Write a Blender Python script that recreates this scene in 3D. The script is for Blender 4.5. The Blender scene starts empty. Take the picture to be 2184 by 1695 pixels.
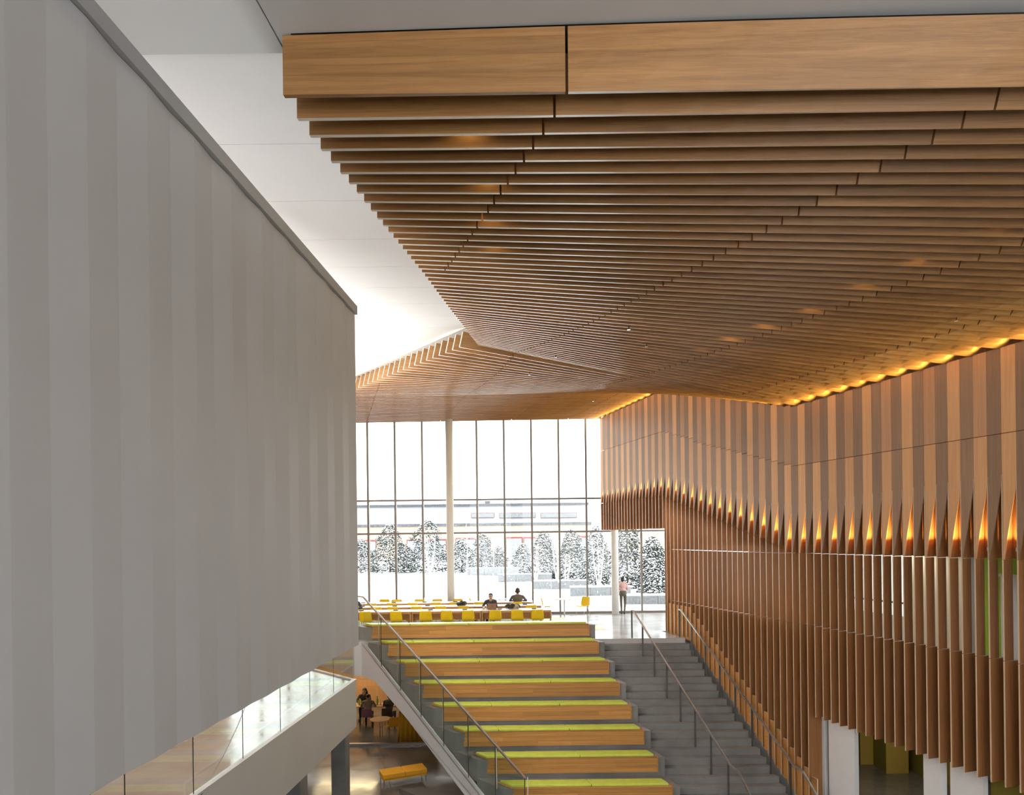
import bpy, bmesh, math, random
from mathutils import Vector, Matrix
random.seed(7)
sc = bpy.context.scene
COL = sc.collection

# ------------------------------------------------------------------ camera
W, H = 2184.0, 1695.0
F = 1500.0                 # focal length in pixels of the 2184 px frame
VX, VY = 1182.0, 1142.0    # where the optical axis meets the frame (shift lens)
ROLL = 0.012
CZ = 3.6                   # camera height over the upper floor (z = 0)
cam_d = bpy.data.cameras.new('camera')
cam = bpy.data.objects.new('camera', cam_d)
COL.objects.link(cam)
cam.location = (0, 0, CZ)
cam.rotation_euler = (math.pi / 2, ROLL, 0)
cam_d.sensor_width = 36.0
cam_d.sensor_fit = 'HORIZONTAL'
cam_d.lens = 36.0 * F / W
cam_d.shift_x = (W / 2 - VX) / W
cam_d.shift_y = (VY - H / 2) / W
cam_d.clip_end = 1000
cam_d.clip_start = 0.05
sc.camera = cam

# ------------------------------------------------------------------ world, light, exposure
SKY = 4.6
world = bpy.data.worlds.new('overcast_sky')
sc.world = world
world.use_nodes = True
bg = world.node_tree.nodes['Background']
bg.inputs[0].default_value = (0.972, 0.987, 1.0, 1)
bg.inputs[1].default_value = SKY
sc.view_settings.view_transform = 'Standard'
sc.view_settings.look = 'None'
sc.view_settings.gamma = 1.0
sc.view_settings.exposure = 0.08
sc.view_settings.use_curve_mapping = False
sc.cycles.use_denoising = True
sc.cycles.max_bounces = 5
sc.cycles.diffuse_bounces = 3
sc.cycles.glossy_bounces = 3
sc.cycles.adaptive_threshold = 0.08
sc.cycles.transparent_max_bounces = 16
sc.cycles.caustics_reflective = False
sc.cycles.caustics_refractive = False
sc.cycles.sample_clamp_indirect = 6.0


def area_light(name, loc, rot, sx, sy, power, color=(1, 1, 1), parent=None):
    l = bpy.data.lights.new(name, 'AREA')
    l.shape = 'RECTANGLE'
    l.size, l.size_y = sx, sy
    l.energy = power
    l.color = color
    o = bpy.data.objects.new(name, l)
    o.location = loc
    o.rotation_euler = rot
    COL.objects.link(o)
    o.parent = parent
    return o


def spot_light(name, loc, direction, power, angle, color, parent=None, radius=0.02, blend=0.6):
    l = bpy.data.lights.new(name, 'SPOT')
    l.energy = power
    l.spot_size = angle
    l.spot_blend = blend
    l.color = color
    l.shadow_soft_size = radius
    o = bpy.data.objects.new(name, l)
    o.location = loc
    o.rotation_euler = Vector(direction).to_track_quat('-Z', 'Y').to_euler()
    COL.objects.link(o)
    o.parent = parent
    return o


WARM = (1.0, 0.74, 0.26)


# ------------------------------------------------------------------ helpers
def P(x, y, d):
    """photo pixel at depth d -> world point"""
    dx, dy = x - VX, VY - y
    ux = dx * math.cos(ROLL) + dy * math.sin(ROLL)
    uy = -dx * math.sin(ROLL) + dy * math.cos(ROLL)
    return Vector((ux * d / F, d, CZ + uy * d / F))


def PZ(x, y, z):
    """photo pixel on the horizontal plane of height z -> world point"""
    dx, dy = x - VX, VY - y
    uy = -dx * math.sin(ROLL) + dy * math.cos(ROLL)
    return P(x, y, (z - CZ) * F / uy)


def link(name, me, mats, parent=None, smooth=False):
    for m in mats:
        me.materials.append(m)
    if smooth:
        for p in me.polygons:
            p.use_smooth = True
    o = bpy.data.objects.new(name, me)
    COL.objects.link(o)
    o.parent = parent
    return o


def empty(name, loc=(0, 0, 0), rz=0.0):
    o = bpy.data.objects.new(name, None)
    o.empty_display_size = 0.2
    o.location = loc
    o.rotation_euler = (0, 0, rz)
    COL.objects.link(o)
    return o


def tag(o, label=None, cat=None, group=None, kind=None):
    if label:
        o['label'] = label
    if cat:
        o['category'] = cat
    if group:
        o['group'] = group
    if kind:
        o['kind'] = kind
    return o


def copy_tree(o, parent=None):
    c = o.copy()
    COL.objects.link(c)
    c.parent = parent
    for ch in list(o.children):
        copy_tree(ch, c)
    return c


ORD = ['first', 'second', 'third', 'fourth', 'fifth', 'sixth', 'seventh', 'eighth', 'ninth', 'tenth',
       'eleventh', 'twelfth', 'thirteenth', 'fourteenth', 'fifteenth', 'sixteenth', 'seventeenth',
       'eighteenth', 'nineteenth', 'twentieth']
ORD += ['twenty-' + w for w in ORD[:9]] + ['thirtieth'] + ['thirty-' + w for w in ORD[:9]] + ['fortieth'] + ['forty-' + w for w in ORD[:9]]


class MB:
    """collects geometry for one mesh"""
    def __init__(self):
        self.v, self.f, self.m = [], [], []

    def add(self, verts, faces, mi=0):
        b = len(self.v)
        self.v += [tuple(p) for p in verts]
        for k, q in enumerate(faces):
            self.f.append([b + i for i in q])
            self.m.append(mi[k] if isinstance(mi, (list, tuple)) else mi)
        return self

    def box(self, x0, x1, y0, y1, z0, z1, mi=0):
        return self.prism([(x0, y0), (x1, y0), (x1, y1), (x0, y1)], z0, z1, mi)

    def prism(self, poly, z0, z1, mi=0, mtop=None, mbot=None):
        n = len(poly)
        a = sum(poly[i][0] * poly[(i + 1) % n][1] - poly[(i + 1) % n][0] * poly[i][1] for i in range(n))
        if a < 0:
            poly = poly[::-1]
        vs = [(p[0], p[1], z0) for p in poly] + [(p[0], p[1], z1) for p in poly]
        fs = [list(range(n))[::-1], list(range(n, 2 * n))]
        ms = [mi if mbot is None else mbot, mi if mtop is None else mtop]
        for i in range(n):
            j = (i + 1) % n
            fs.append([i, j, n + j, n + i])
            ms.append(mi)
        return self.add(vs, fs, ms)

    def hexa(self, c, mi=0):
        """8 corners: 0-3 one end (ccw), 4-7 other end"""
        return self.add(c, [(3, 2, 1, 0), (4, 5, 6, 7), (0, 1, 5, 4), (1, 2, 6, 5), (2, 3, 7, 6), (3, 0, 4, 7)], mi)

    def bar(self, p, q, w, h, mi=0, up=(0, 0, 1)):
        """rectangular bar from p to q; w sideways, h along up"""
        p, q = Vector(p), Vector(q)
        t = (q - p).normalized()
        u = Vector(up)
        s = t.cross(u)
        if s.length < 1e-4:
            s = Vector((1, 0, 0))
        s.normalize()
        n = s.cross(t).normalized()
        a = [s * (-w / 2) + n * (-h / 2), s * (w / 2) + n * (-h / 2), s * (w / 2) + n * (h / 2), s * (-w / 2) + n * (h / 2)]
        return self.hexa([p + k for k in a] + [q + k for k in a], mi)

    def tube(self, pts, r, n=8, mi=0, cap=True):
        pts = [Vector(p) for p in pts]
        rs = r if isinstance(r, (list, tuple)) else [r] * len(pts)
        b = len(self.v)
        for i, p in enumerate(pts):
            t = (pts[min(i + 1, len(pts) - 1)] - pts[max(i - 1, 0)])
            t.normalize()
            ref = Vector((0, 0, 1)) if abs(t.z) < 0.9 else Vector((1, 0, 0))
            s = t.cross(ref).normalized()
            u = s.cross(t).normalized()
            for k in range(n):
                a = 2 * math.pi * k / n
                self.v.append(tuple(p + (s * math.cos(a) + u * math.sin(a)) * rs[i]))
        for i in range(len(pts) - 1):
            for k in range(n):
                k2 = (k + 1) % n
                self.f.append([b + i * n + k, b + i * n + k2, b + (i + 1) * n + k2, b + (i + 1) * n + k])
                self.m.append(mi)
        if cap:
            self.f.append([b + k for k in range(n)][::-1])
            self.m.append(mi)
            self.f.append([b + (len(pts) - 1) * n + k for k in range(n)])
            self.m.append(mi)
        return self

    def lathe(self, prof, center, n=24, mi=0):
        """prof: list of (r, z)"""
        b = len(self.v)
        cx, cy, cz = center
        for r, z in prof:
            for k in range(n):
                a = 2 * math.pi * k / n
                self.v.append((cx + r * math.cos(a), cy + r * math.sin(a), cz + z))
        for i in range(len(prof) - 1):
            for k in range(n):
                k2 = (k + 1) % n
                self.f.append([b + i * n + k, b + i * n + k2, b + (i + 1) * n + k2, b + (i + 1) * n + k])
                self.m.append(mi)
        self.f.append([b + k for k in range(n)][::-1])
        self.m.append(mi)
        self.f.append([b + (len(prof) - 1) * n + k for k in range(n)])
        self.m.append(mi)
        return self

    def ball(self, c, r, mi=0, n=12, rings=8, rot=None):
        c = Vector(c)
        rx, ry, rz = r if isinstance(r, (list, tuple)) else (r, r, r)
        b = len(self.v)
        M = rot if rot is not None else Matrix.Identity(3)
        self.v.append(tuple(c + M @ Vector((0, 0, -rz))))
        for i in range(1, rings):
            a = -math.pi / 2 + math.pi * i / rings
            for k in range(n):
                t = 2 * math.pi * k / n
                self.v.append(tuple(c + M @ Vector((rx * math.cos(a) * math.cos(t), ry * math.cos(a) * math.sin(t), rz * math.sin(a)))))
        self.v.append(tuple(c + M @ Vector((0, 0, rz))))
        top = len(self.v) - 1
        for k in range(n):
            k2 = (k + 1) % n
            self.f.append([b, b + 1 + k2, b + 1 + k])
            self.m.append(mi)
            self.f.append([top, b + 1 + (rings - 2) * n + k, b + 1 + (rings - 2) * n + k2])
            self.m.append(mi)
            for i in range(rings - 2):
                q = b + 1 + i * n
                self.f.append([q + k, q + k2, q + n + k2, q + n + k])
                self.m.append(mi)
        return self

    def build(self, name, mats, parent=None, smooth=False, bevel=0.0):
        if not isinstance(mats, (list, tuple)):
            mats = [mats]
        me = bpy.data.meshes.new(name)
        me.from_pydata(self.v, [], self.f)
        for m in mats:
            me.materials.append(m)
        for p, mi in zip(me.polygons, self.m):
            p.material_index = mi
            p.use_smooth = smooth
        me.update()
        if bevel > 0:
            bm = bmesh.new()
            bm.from_mesh(me)
            bmesh.ops.bevel(bm, geom=list(bm.edges), offset=bevel, segments=2, affect='EDGES', profile=0.5, clamp_overlap=True)
            bm.to_mesh(me)
            bm.free()
        o = bpy.data.objects.new(name, me)
        COL.objects.link(o)
        o.parent = parent
        return o


# ------------------------------------------------------------------ materials
MATS = {}


def mat_new(name):
    m = bpy.data.materials.new(name)
    m.use_nodes = True
    nt = m.node_tree
    b = nt.nodes['Principled BSDF']
    MATS[name] = m
    return m, nt, b


def plain(name, col, rough=0.5, metal=0.0, noise=0.0, nscale=4.0, spec=0.5, bump=0.0):
    m, nt, b = mat_new(name)
    b.inputs['Roughness'].default_value = rough
    b.inputs['Metallic'].default_value = metal
    b.inputs['Specular IOR Level'].default_value = spec
    tc = nt.nodes.new('ShaderNodeTexCoord')
    nz = nt.nodes.new('ShaderNodeTexNoise')
    nz.inputs['Scale'].default_value = nscale
    nz.inputs['Detail'].default_value = 6
    nt.links.new(tc.outputs['Object'], nz.inputs['Vector'])
    mr = nt.nodes.new('ShaderNodeMapRange')
    mr.inputs[1].default_value = 0.3
    mr.inputs[2].default_value = 0.7
    mr.inputs[3].default_value = 1 - noise
    mr.inputs[4].default_value = 1 + noise
    nt.links.new(nz.outputs['Fac'], mr.inputs[0])
    mx = nt.nodes.new('ShaderNodeVectorMath')
    mx.operation = 'SCALE'
    mx.inputs[0].default_value = col[:3]
    nt.links.new(mr.outputs[0], mx.inputs['Scale'])
    nt.links.new(mx.outputs[0], b.inputs['Base Color'])
    if bump > 0:
        bp = nt.nodes.new('ShaderNodeBump')
        bp.inputs['Strength'].default_value = bump
        bp.inputs['Distance'].default_value = 0.02
        nt.links.new(nz.outputs['Fac'], bp.inputs['Height'])
        nt.links.new(bp.outputs[0], b.inputs['Normal'])
    return m


def wood(name, c1, c2, axis='X', rough=0.4, vary=0.12, coarse=1.0, spec=0.5):
    """oak veneer: streaks along one axis, every object its own tone"""
    m, nt, b = mat_new(name)
    N, L = nt.nodes.new, nt.links.new
    tc = N('ShaderNodeTexCoord')
    oi = N('ShaderNodeObjectInfo')
    off = N('ShaderNodeVectorMath')
    off.operation = 'SCALE'
    off.inputs[0].default_value = (13.0, 17.0, 11.0)
    L(oi.outputs['Random'], off.inputs['Scale'])
    ad = N('ShaderNodeVectorMath')
    L(tc.outputs['Object'], ad.inputs[0])
    L(off.outputs[0], ad.inputs[1])
    mp = N('ShaderNodeMapping')
    s = {'X': (0.35, 12, 12), 'Y': (12, 0.35, 12), 'Z': (12, 12, 0.35)}[axis]
    mp.inputs['Scale'].default_value = [k * coarse for k in s]
    L(ad.outputs[0], mp.inputs['Vector'])
    n1 = N('ShaderNodeTexNoise')
    n1.inputs['Scale'].default_value = 1.6
    n1.inputs['Detail'].default_value = 5
    n1.inputs['Roughness'].default_value = 0.62
    n1.inputs['Distortion'].default_value = 0.8
    L(mp.outputs[0], n1.inputs['Vector'])
    n2 = N('ShaderNodeTexNoise')
    n2.inputs['Scale'].default_value = 14
    n2.inputs['Detail'].default_value = 4
    L(mp.outputs[0], n2.inputs['Vector'])
    mx = N('ShaderNodeMath')
    mx.operation = 'MULTIPLY_ADD'
    mx.inputs[1].default_value = 0.35
    L(n2.outputs['Fac'], mx.inputs[0])
    L(n1.outputs['Fac'], mx.inputs[2])
    cr = N('ShaderNodeValToRGB')
    cr.color_ramp.elements[0].position = 0.40
    cr.color_ramp.elements[0].color = (*c1, 1)
    cr.color_ramp.elements[1].position = 0.9
    cr.color_ramp.elements[1].color = (*c2, 1)
    L(mx.outputs[0], cr.inputs['Fac'])
    mr = N('ShaderNodeMapRange')
    mr.inputs[3].default_value = 1 - vary
    mr.inputs[4].default_value = 1 + vary
    L(oi.outputs['Random'], mr.inputs[0])
    hs = N('ShaderNodeHueSaturation')
    L(mr.outputs[0], hs.inputs['Value'])
    L(cr.outputs[0], hs.inputs['Color'])
    L(hs.outputs[0], b.inputs['Base Color'])
    b.inputs['Roughness'].default_value = rough
    b.inputs['Specular IOR Level'].default_value = spec
    bp = N('ShaderNodeBump')
    bp.inputs['Strength'].default_value = 0.06
    bp.inputs['Distance'].default_value = 0.01
    L(n2.outputs['Fac'], bp.inputs['Height'])
    L(bp.outputs[0], b.inputs['Normal'])
    return m


def concrete(name, c1, c2, rough=0.6, rvar=0.1, scale=0.7, pits=True, spec=0.5):
    m, nt, b = mat_new(name)
    N, L = nt.nodes.new, nt.links.new
    tc = N('ShaderNodeTexCoord')
    n1 = N('ShaderNodeTexNoise')
    n1.inputs['Scale'].default_value = scale
    n1.inputs['Detail'].default_value = 9
    n1.inputs['Roughness'].default_value = 0.6
    L(tc.outputs['Object'], n1.inputs['Vector'])
    cr = N('ShaderNodeValToRGB')
    cr.color_ramp.elements[0].position = 0.3
    cr.color_ramp.elements[0].color = (*c1, 1)
    cr.color_ramp.elements[1].position = 0.7
    cr.color_ramp.elements[1].color = (*c2, 1)
    L(n1.outputs['Fac'], cr.inputs['Fac'])
    last = cr.outputs[0]
    if pits:
        vo = N('ShaderNodeTexVoronoi')
        vo.inputs['Scale'].default_value = 7
        L(tc.outputs['Object'], vo.inputs['Vector'])
        mr = N('ShaderNodeMapRange')
        mr.inputs[1].default_value = 0.03
        mr.inputs[2].default_value = 0.07
        mr.inputs[3].default_value = 0.45
        mr.inputs[4].default_value = 1.0
        L(vo.outputs['Distance'], mr.inputs[0])
        vm = N('ShaderNodeVectorMath')
        vm.operation = 'SCALE'
        L(last, vm.inputs[0])
        L(mr.outputs[0], vm.inputs['Scale'])
        last = vm.outputs[0]
    L(last, b.inputs['Base Color'])
    rr = N('ShaderNodeMapRange')
    rr.inputs[1].default_value = 0.3
    rr.inputs[2].default_value = 0.7
    rr.inputs[3].default_value = rough - rvar
    rr.inputs[4].default_value = rough + rvar
    n3 = N('ShaderNodeTexNoise')
    n3.inputs['Scale'].default_value = scale * 2.3
    n3.inputs['Detail'].default_value = 5
    L(tc.outputs['Object'], n3.inputs['Vector'])
    L(n3.outputs['Fac'], rr.inputs[0])
    L(rr.outputs[0], b.inputs['Roughness'])
    b.inputs['Specular IOR Level'].default_value = spec
    return m


def glass_mat(name, tint=(0.97, 0.99, 0.98), refl=0.9, base=0.02):
    m, nt, b = mat_new(name)
    N, L = nt.nodes.new, nt.links.new
    nt.nodes.remove(b)
    tr = N('ShaderNodeBsdfTransparent')
    tr.inputs[0].default_value = (*tint, 1)
    gl = N('ShaderNodeBsdfGlossy')
    gl.inputs['Roughness'].default_value = 0.01
    lw = N('ShaderNodeLayerWeight')
    lw.inputs['Blend'].default_value = 0.5
    pw = N('ShaderNodeMath')
    pw.operation = 'POWER'
    pw.inputs[1].default_value = 5.0
    L(lw.outputs['Facing'], pw.inputs[0])
    ml = N('ShaderNodeMath')
    ml.operation = 'MULTIPLY_ADD'
    ml.inputs[1].default_value = refl
    ml.inputs[2].default_value = base
    L(pw.outputs[0], ml.inputs[0])
    mix = N('ShaderNodeMixShader')
    L(ml.outputs[0], mix.inputs[0])
    L(tr.outputs[0], mix.inputs[1])
    L(gl.outputs[0], mix.inputs[2])
    L(mix.outputs[0], nt.nodes['Material Output'].inputs['Surface'])
    return m


M = {}
M['oak_x'] = wood('oak_ceiling', (0.22, 0.101, 0.034), (0.43, 0.220, 0.076), 'X', 0.40, 0.16, spec=0.35)
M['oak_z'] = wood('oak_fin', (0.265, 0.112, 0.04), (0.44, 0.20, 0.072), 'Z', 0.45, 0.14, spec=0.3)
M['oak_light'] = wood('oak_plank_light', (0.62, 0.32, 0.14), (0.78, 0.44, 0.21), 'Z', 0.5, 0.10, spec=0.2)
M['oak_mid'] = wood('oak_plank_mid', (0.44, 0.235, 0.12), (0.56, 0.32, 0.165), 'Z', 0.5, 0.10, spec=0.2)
M['oak_shaded'] = wood('oak_plank_shaded', (0.26, 0.155, 0.09), (0.36, 0.22, 0.13), 'Z', 0.5, 0.10, spec=0.2)  # plank oak in a shaded tone: the light difference is in the colour
M['oak_bench'] = wood('oak_bench', (0.40, 0.175, 0.045), (0.62, 0.31, 0.088), 'X', 0.45, 0.20, spec=0.35)
M['oak_table'] = wood('oak_table', (0.34, 0.155, 0.05), (0.52, 0.27, 0.10), 'X', 0.45, 0.08)
M['edge'] = plain('pale_edge_banding', (0.90, 0.82, 0.70), 0.2, noise=0.05, nscale=3, spec=0.6)
M['dark_back'] = plain('dark_backing', (0.05, 0.028, 0.014), 0.7, noise=0.1)
M['white_ceiling'] = plain('white_ceiling_panel', (0.86, 0.86, 0.86), 0.7, noise=0.015, nscale=1.5)
M['grey_soffit'] = plain('grey_soffit_panel', (0.64, 0.635, 0.62), 0.75, noise=0.02, nscale=2)
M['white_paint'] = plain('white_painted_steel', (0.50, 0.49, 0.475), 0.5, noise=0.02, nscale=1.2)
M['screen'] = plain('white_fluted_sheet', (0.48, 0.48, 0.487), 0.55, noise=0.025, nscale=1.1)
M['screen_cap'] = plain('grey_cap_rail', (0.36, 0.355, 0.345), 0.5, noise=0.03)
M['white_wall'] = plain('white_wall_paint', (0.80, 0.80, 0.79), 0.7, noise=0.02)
M['cream_wall'] = plain('cream_wall_paint', (0.74, 0.66, 0.50), 0.7, noise=0.02)
M['olive'] = plain('olive_wall_paint', (0.16, 0.13, 0.012), 0.7, noise=0.04)
M['gold'] = plain('gold_wall_paint', (0.42, 0.28, 0.05), 0.7, noise=0.04)
M['lime_wall'] = plain('lime_wall_paint', (0.33, 0.52, 0.03), 0.6, noise=0.02)
M['grey_wall'] = plain('grey_wall_paint', (0.33, 0.33, 0.31), 0.7, noise=0.03)
M['concrete'] = concrete('cast_concrete', (0.165, 0.16, 0.152), (0.27, 0.262, 0.25), 0.62, 0.1, 0.9)
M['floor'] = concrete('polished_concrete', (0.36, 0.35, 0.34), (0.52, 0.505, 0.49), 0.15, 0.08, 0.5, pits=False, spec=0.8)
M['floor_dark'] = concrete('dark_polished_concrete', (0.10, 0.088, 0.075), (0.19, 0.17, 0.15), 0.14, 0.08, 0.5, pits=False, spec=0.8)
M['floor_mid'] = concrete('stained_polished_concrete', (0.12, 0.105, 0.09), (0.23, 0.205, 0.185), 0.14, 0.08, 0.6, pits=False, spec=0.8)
M['edge_wall'] = plain('fin_edge_banding', (0.66, 0.50, 0.34), 0.25, noise=0.05, nscale=3, spec=0.6)
M['column_conc'] = concrete('column_concrete', (0.15, 0.145, 0.14), (0.24, 0.235, 0.225), 0.6, 0.08, 1.2)
M['column_white'] = plain('column_paint', (0.70, 0.67, 0.62), 0.45, noise=0.02)
M['steel'] = plain('brushed_steel', (0.66, 0.64, 0.62), 0.28, 0.9, noise=0.05, nscale=20)
M['dark_steel'] = plain('dark_painted_steel', (0.085, 0.078, 0.07), 0.35, 0.6, noise=0.05)
M['mullion'] = plain('mullion_bronze', (0.20, 0.175, 0.15), 0.4, 0.3, noise=0.05)
M['glass'] = glass_mat('window_glass')
M['rail_glass'] = glass_mat('balustrade_glass', (0.93, 0.955, 0.94), 1.0)
M['lime'] = plain('lime_upholstery', (0.60, 0.70, 0.09), 0.24, noise=0.06, nscale=6, spec=0.6)
M['yellow'] = plain('yellow_shell_plastic', (0.86, 0.57, 0.004), 0.35, noise=0.02)
M['chrome'] = plain('chrome', (0.62, 0.62, 0.62), 0.15, 1.0)
M['white_top'] = plain('white_laminate', (0.88, 0.88, 0.88), 0.3, noise=0.01)
M['orange'] = plain('orange_upholstery', (0.80, 0.36, 0.012), 0.7, noise=0.08, nscale=30, bump=0.1)
M['black'] = plain('black_plastic', (0.02, 0.02, 0.02), 0.4, noise=0.05)
M['snow'] = plain('snow', (0.90, 0.91, 0.93), 0.8, noise=0.02, nscale=0.6)
M['stone'] = plain('granite_block', (0.20, 0.205, 0.215), 0.8, noise=0.25, nscale=9)


def setcol(h):
    h = [int(h[i:i + 2], 16) / 255 for i in (0, 2, 4)]
    return tuple(c / 12.92 if c <= 0.04045 else ((c + 0.055) / 1.055) ** 2.4 for c in h)

# ================================================================== STRUCTURE
S = 0.283          # board and fin pitch, measured along the room axis
D1 = 5.15          # depth of the nearest ceiling board
MS = 0.32          # plan slope of the slat wall
UW = 12.5          # slat wall line: x = UW - MS * y
WIN = 32.45        # window plane
LOW = -26 * 0.1725  # lower floor
NRM = Vector((-1, -MS, 0)).normalized()   # slat wall normal, into the room


def xw(d, u=UW):
    return u - MS * d


def ramp(d, near, far):
    t = min(1, max(0, (d - 18.9) / (26.3 - 18.9)))
    return near + (far - near) * t


def z_wall_top(d):
    return CZ + ramp(d, 3.37, 5.34)


def z_left(d):
    tab = ((5.15, 3.25), (5.433, 3.247), (5.716, 3.278), (6.0, 3.323), (7.13, 3.509), (7.98, 3.628), (10.81, 4.07), (13.64, 4.455), (16.2, 4.83), (19.4, 5.28), (99, 5.29))
    for (a, za), (b, zb) in zip(tab[:-1], tab[1:]):
        if d <= b:
            return CZ + za + (zb - za) * max(0, d - a) / (b - a)


def x_left(d):
    if d < 19.3:
        return -1.912 - 0.0067 * d
    return max(-2.33 - 0.83 * (d - 19.3), -11.5)


# ---- floors
fl = MB()
poly = [(-14, 30), (-10.2, 27.9), (-7.0, 24.45), (-6.75, 24.45), (-6.6, 24.4), (xw(24.4, 12.31), 24.4),
        (xw(26.2, 12.31), 26.2), (9.5, 26.2), (9.5, WIN + 0.25), (-14, WIN + 0.25)]
fl.prism(poly, -1.2, 0.0, 1, mtop=0, mbot=1)
floor = tag(fl.build('floor', [M['floor'], M['white_paint']]), 'polished grey concrete floor of the upper level by the windows', 'floor', kind='structure')

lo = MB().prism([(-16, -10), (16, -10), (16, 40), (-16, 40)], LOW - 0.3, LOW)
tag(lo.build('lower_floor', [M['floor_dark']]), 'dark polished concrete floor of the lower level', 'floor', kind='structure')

# left balcony
BX = -5.06
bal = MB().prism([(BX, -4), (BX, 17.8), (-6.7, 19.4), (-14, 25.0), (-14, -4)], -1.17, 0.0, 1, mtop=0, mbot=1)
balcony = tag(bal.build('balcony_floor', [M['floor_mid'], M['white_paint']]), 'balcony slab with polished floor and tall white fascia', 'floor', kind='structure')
MB().prism([(BX - 0.09, -4), (BX + 0.015, -4), (BX + 0.015, 17.82), (BX - 0.09, 17.76)], 0.0, 0.035).build('edge_trim', M['white_paint'], balcony)
MB().prism([(BX, 17.8), (-6.7, 19.4), (-6.76, 19.33), (BX - 0.06, 17.74)], 0.0, 0.03).build('edge_trim', M['white_paint'], balcony)

# balcony glass guard: one pane after another
gd = tag(empty('glass_guard', (BX, 8, 0)), 'frameless glass guard along the edge of the left balcony', 'guard')
yy = 17.72
while yy > 1.0:
    y0 = yy - 1.57
    MB().box(-0.055, -0.04, y0 + 0.012 - 8, yy - 8, 0.03, 1.05).build('glass_pane', M['rail_glass'], gd)
    MB().box(-0.052, -0.043, y0 - 8, y0 + 0.01 - 8, 0.03, 1.05).build('joint_strip', M['black'], gd)
    yy = y0
for k in range(4):
    a = Vector((BX, 17.8, 0)) + (Vector((-6.7, 19.4, 0)) - Vector((BX, 17.8, 0))) * (k / 2)
    b = Vector((BX, 17.8, 0)) + (Vector((-6.7, 19.4, 0)) - Vector((BX, 17.8, 0))) * ((k + 0.985) / 2)
    o_ = Vector((BX, 8, 0))
    MB().bar(a - o_ + Vector((-0.04, 0, 0.54)), b - o_ + Vector((-0.04, 0, 0.54)), 0.015, 1.02).build('glass_pane', M['rail_glass'], gd)

for (cx, cy, w, lab) in ((-5.42, 17.62, 0.36, 'square concrete column under the far corner of the balcony'), (-5.45, 14.6, 0.40, 'square concrete column under the balcony nearer the camera')):
    tag(MB().box(-w / 2, w / 2, -w / 2, w / 2, LOW, -1.17).build('concrete_column', M['column_conc'], bevel=0.01), lab, 'column', kind='structure').location = (cx, cy, 0)

# ---- white fluted screen on the left
scr = tag(empty('wall_left', (-3.0, 4, 0)), 'tall white wall of vertical fluted sheets on the left', 'wall', kind='structure')
ZT, ZB = CZ + 3.52, CZ - 1.617
y0 = 10.66
npan = 36
for k in range(npan):
    a, b = y0 - 0.34 * k, y0 - 0.34 * (k + 1)
    f0, f1 = (0.0, 0.018) if k % 2 else (0.018, 0.0)
    p = [(f0, a - 4), (f1, b - 4), (-0.32, b - 4), (-0.32, a - 4)]
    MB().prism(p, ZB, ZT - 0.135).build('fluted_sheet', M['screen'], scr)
MB().box(-0.34, 0.05, y0 - 0.34 * npan - 4, y0 + 0.03 - 4, ZT - 0.13, ZT).build('cap_rail', M['screen_cap'], scr)

# ---- ceilings
ceil = tag(empty('ceiling', (0, 5, CZ + 3.7)), 'flat and rising panel ceiling above the oak boards', 'ceiling', kind='structure')
o_ = Vector((0, 5, CZ + 3.7))
for (xa, xb) in ((-14.0, -2.006), (-1.994, 14.0)):
    MB().box(xa, xb, -4.0 - 5, 5.36 - 5, 0.0, 0.3).build('soffit_panel', M['grey_soffit'], ceil)


def z_ceil(d):
    return CZ + 3.70 + 0.143 * (min(d, 19.6) - D1)


edges = [5.375 + 1.72 * k for k in range(9)] + [19.6, 21.3, 23.0, 24.7, 26.4, 28.1, 29.8, WIN]
edges = sorted(set(e for e in edges if e <= WIN))
for a, b in zip(edges[:-1], edges[1:]):
    if b - a < 0.2:
        continue
    c = [Vector((x, y, z)) - o_ for (x, y, z) in (
        (-14, a, z_ceil(a)), (12, a, z_ceil(a)), (12, a, z_ceil(a) + 0.2), (-14, a, z_ceil(a) + 0.2),
        (-14, b - 0.012, z_ceil(b)), (12, b - 0.012, z_ceil(b)), (12, b - 0.012, z_ceil(b) + 0.2), (-14, b - 0.012, z_ceil(b) + 0.2))]
    MB().hexa(c).build('ceiling_panel', M['white_ceiling'], ceil)

# ---- the folded oak ceiling: one board after another, vertical at the left, lying down at the wall
oak = tag(empty('oak_ceiling', (0, D1, CZ + 3)), 'folded ceiling of long oak boards twisting towards the slat wall', 'ceiling', kind='structure')
OO = Vector((0, D1, CZ + 3))
UCUT = [-8.4, -5.0, -1.6, 1.78, 5.18, 8.45, 11.05]
BH, BT = 0.435, 0.040
NB = int((WIN - 0.1 - D1) / S)


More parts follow.
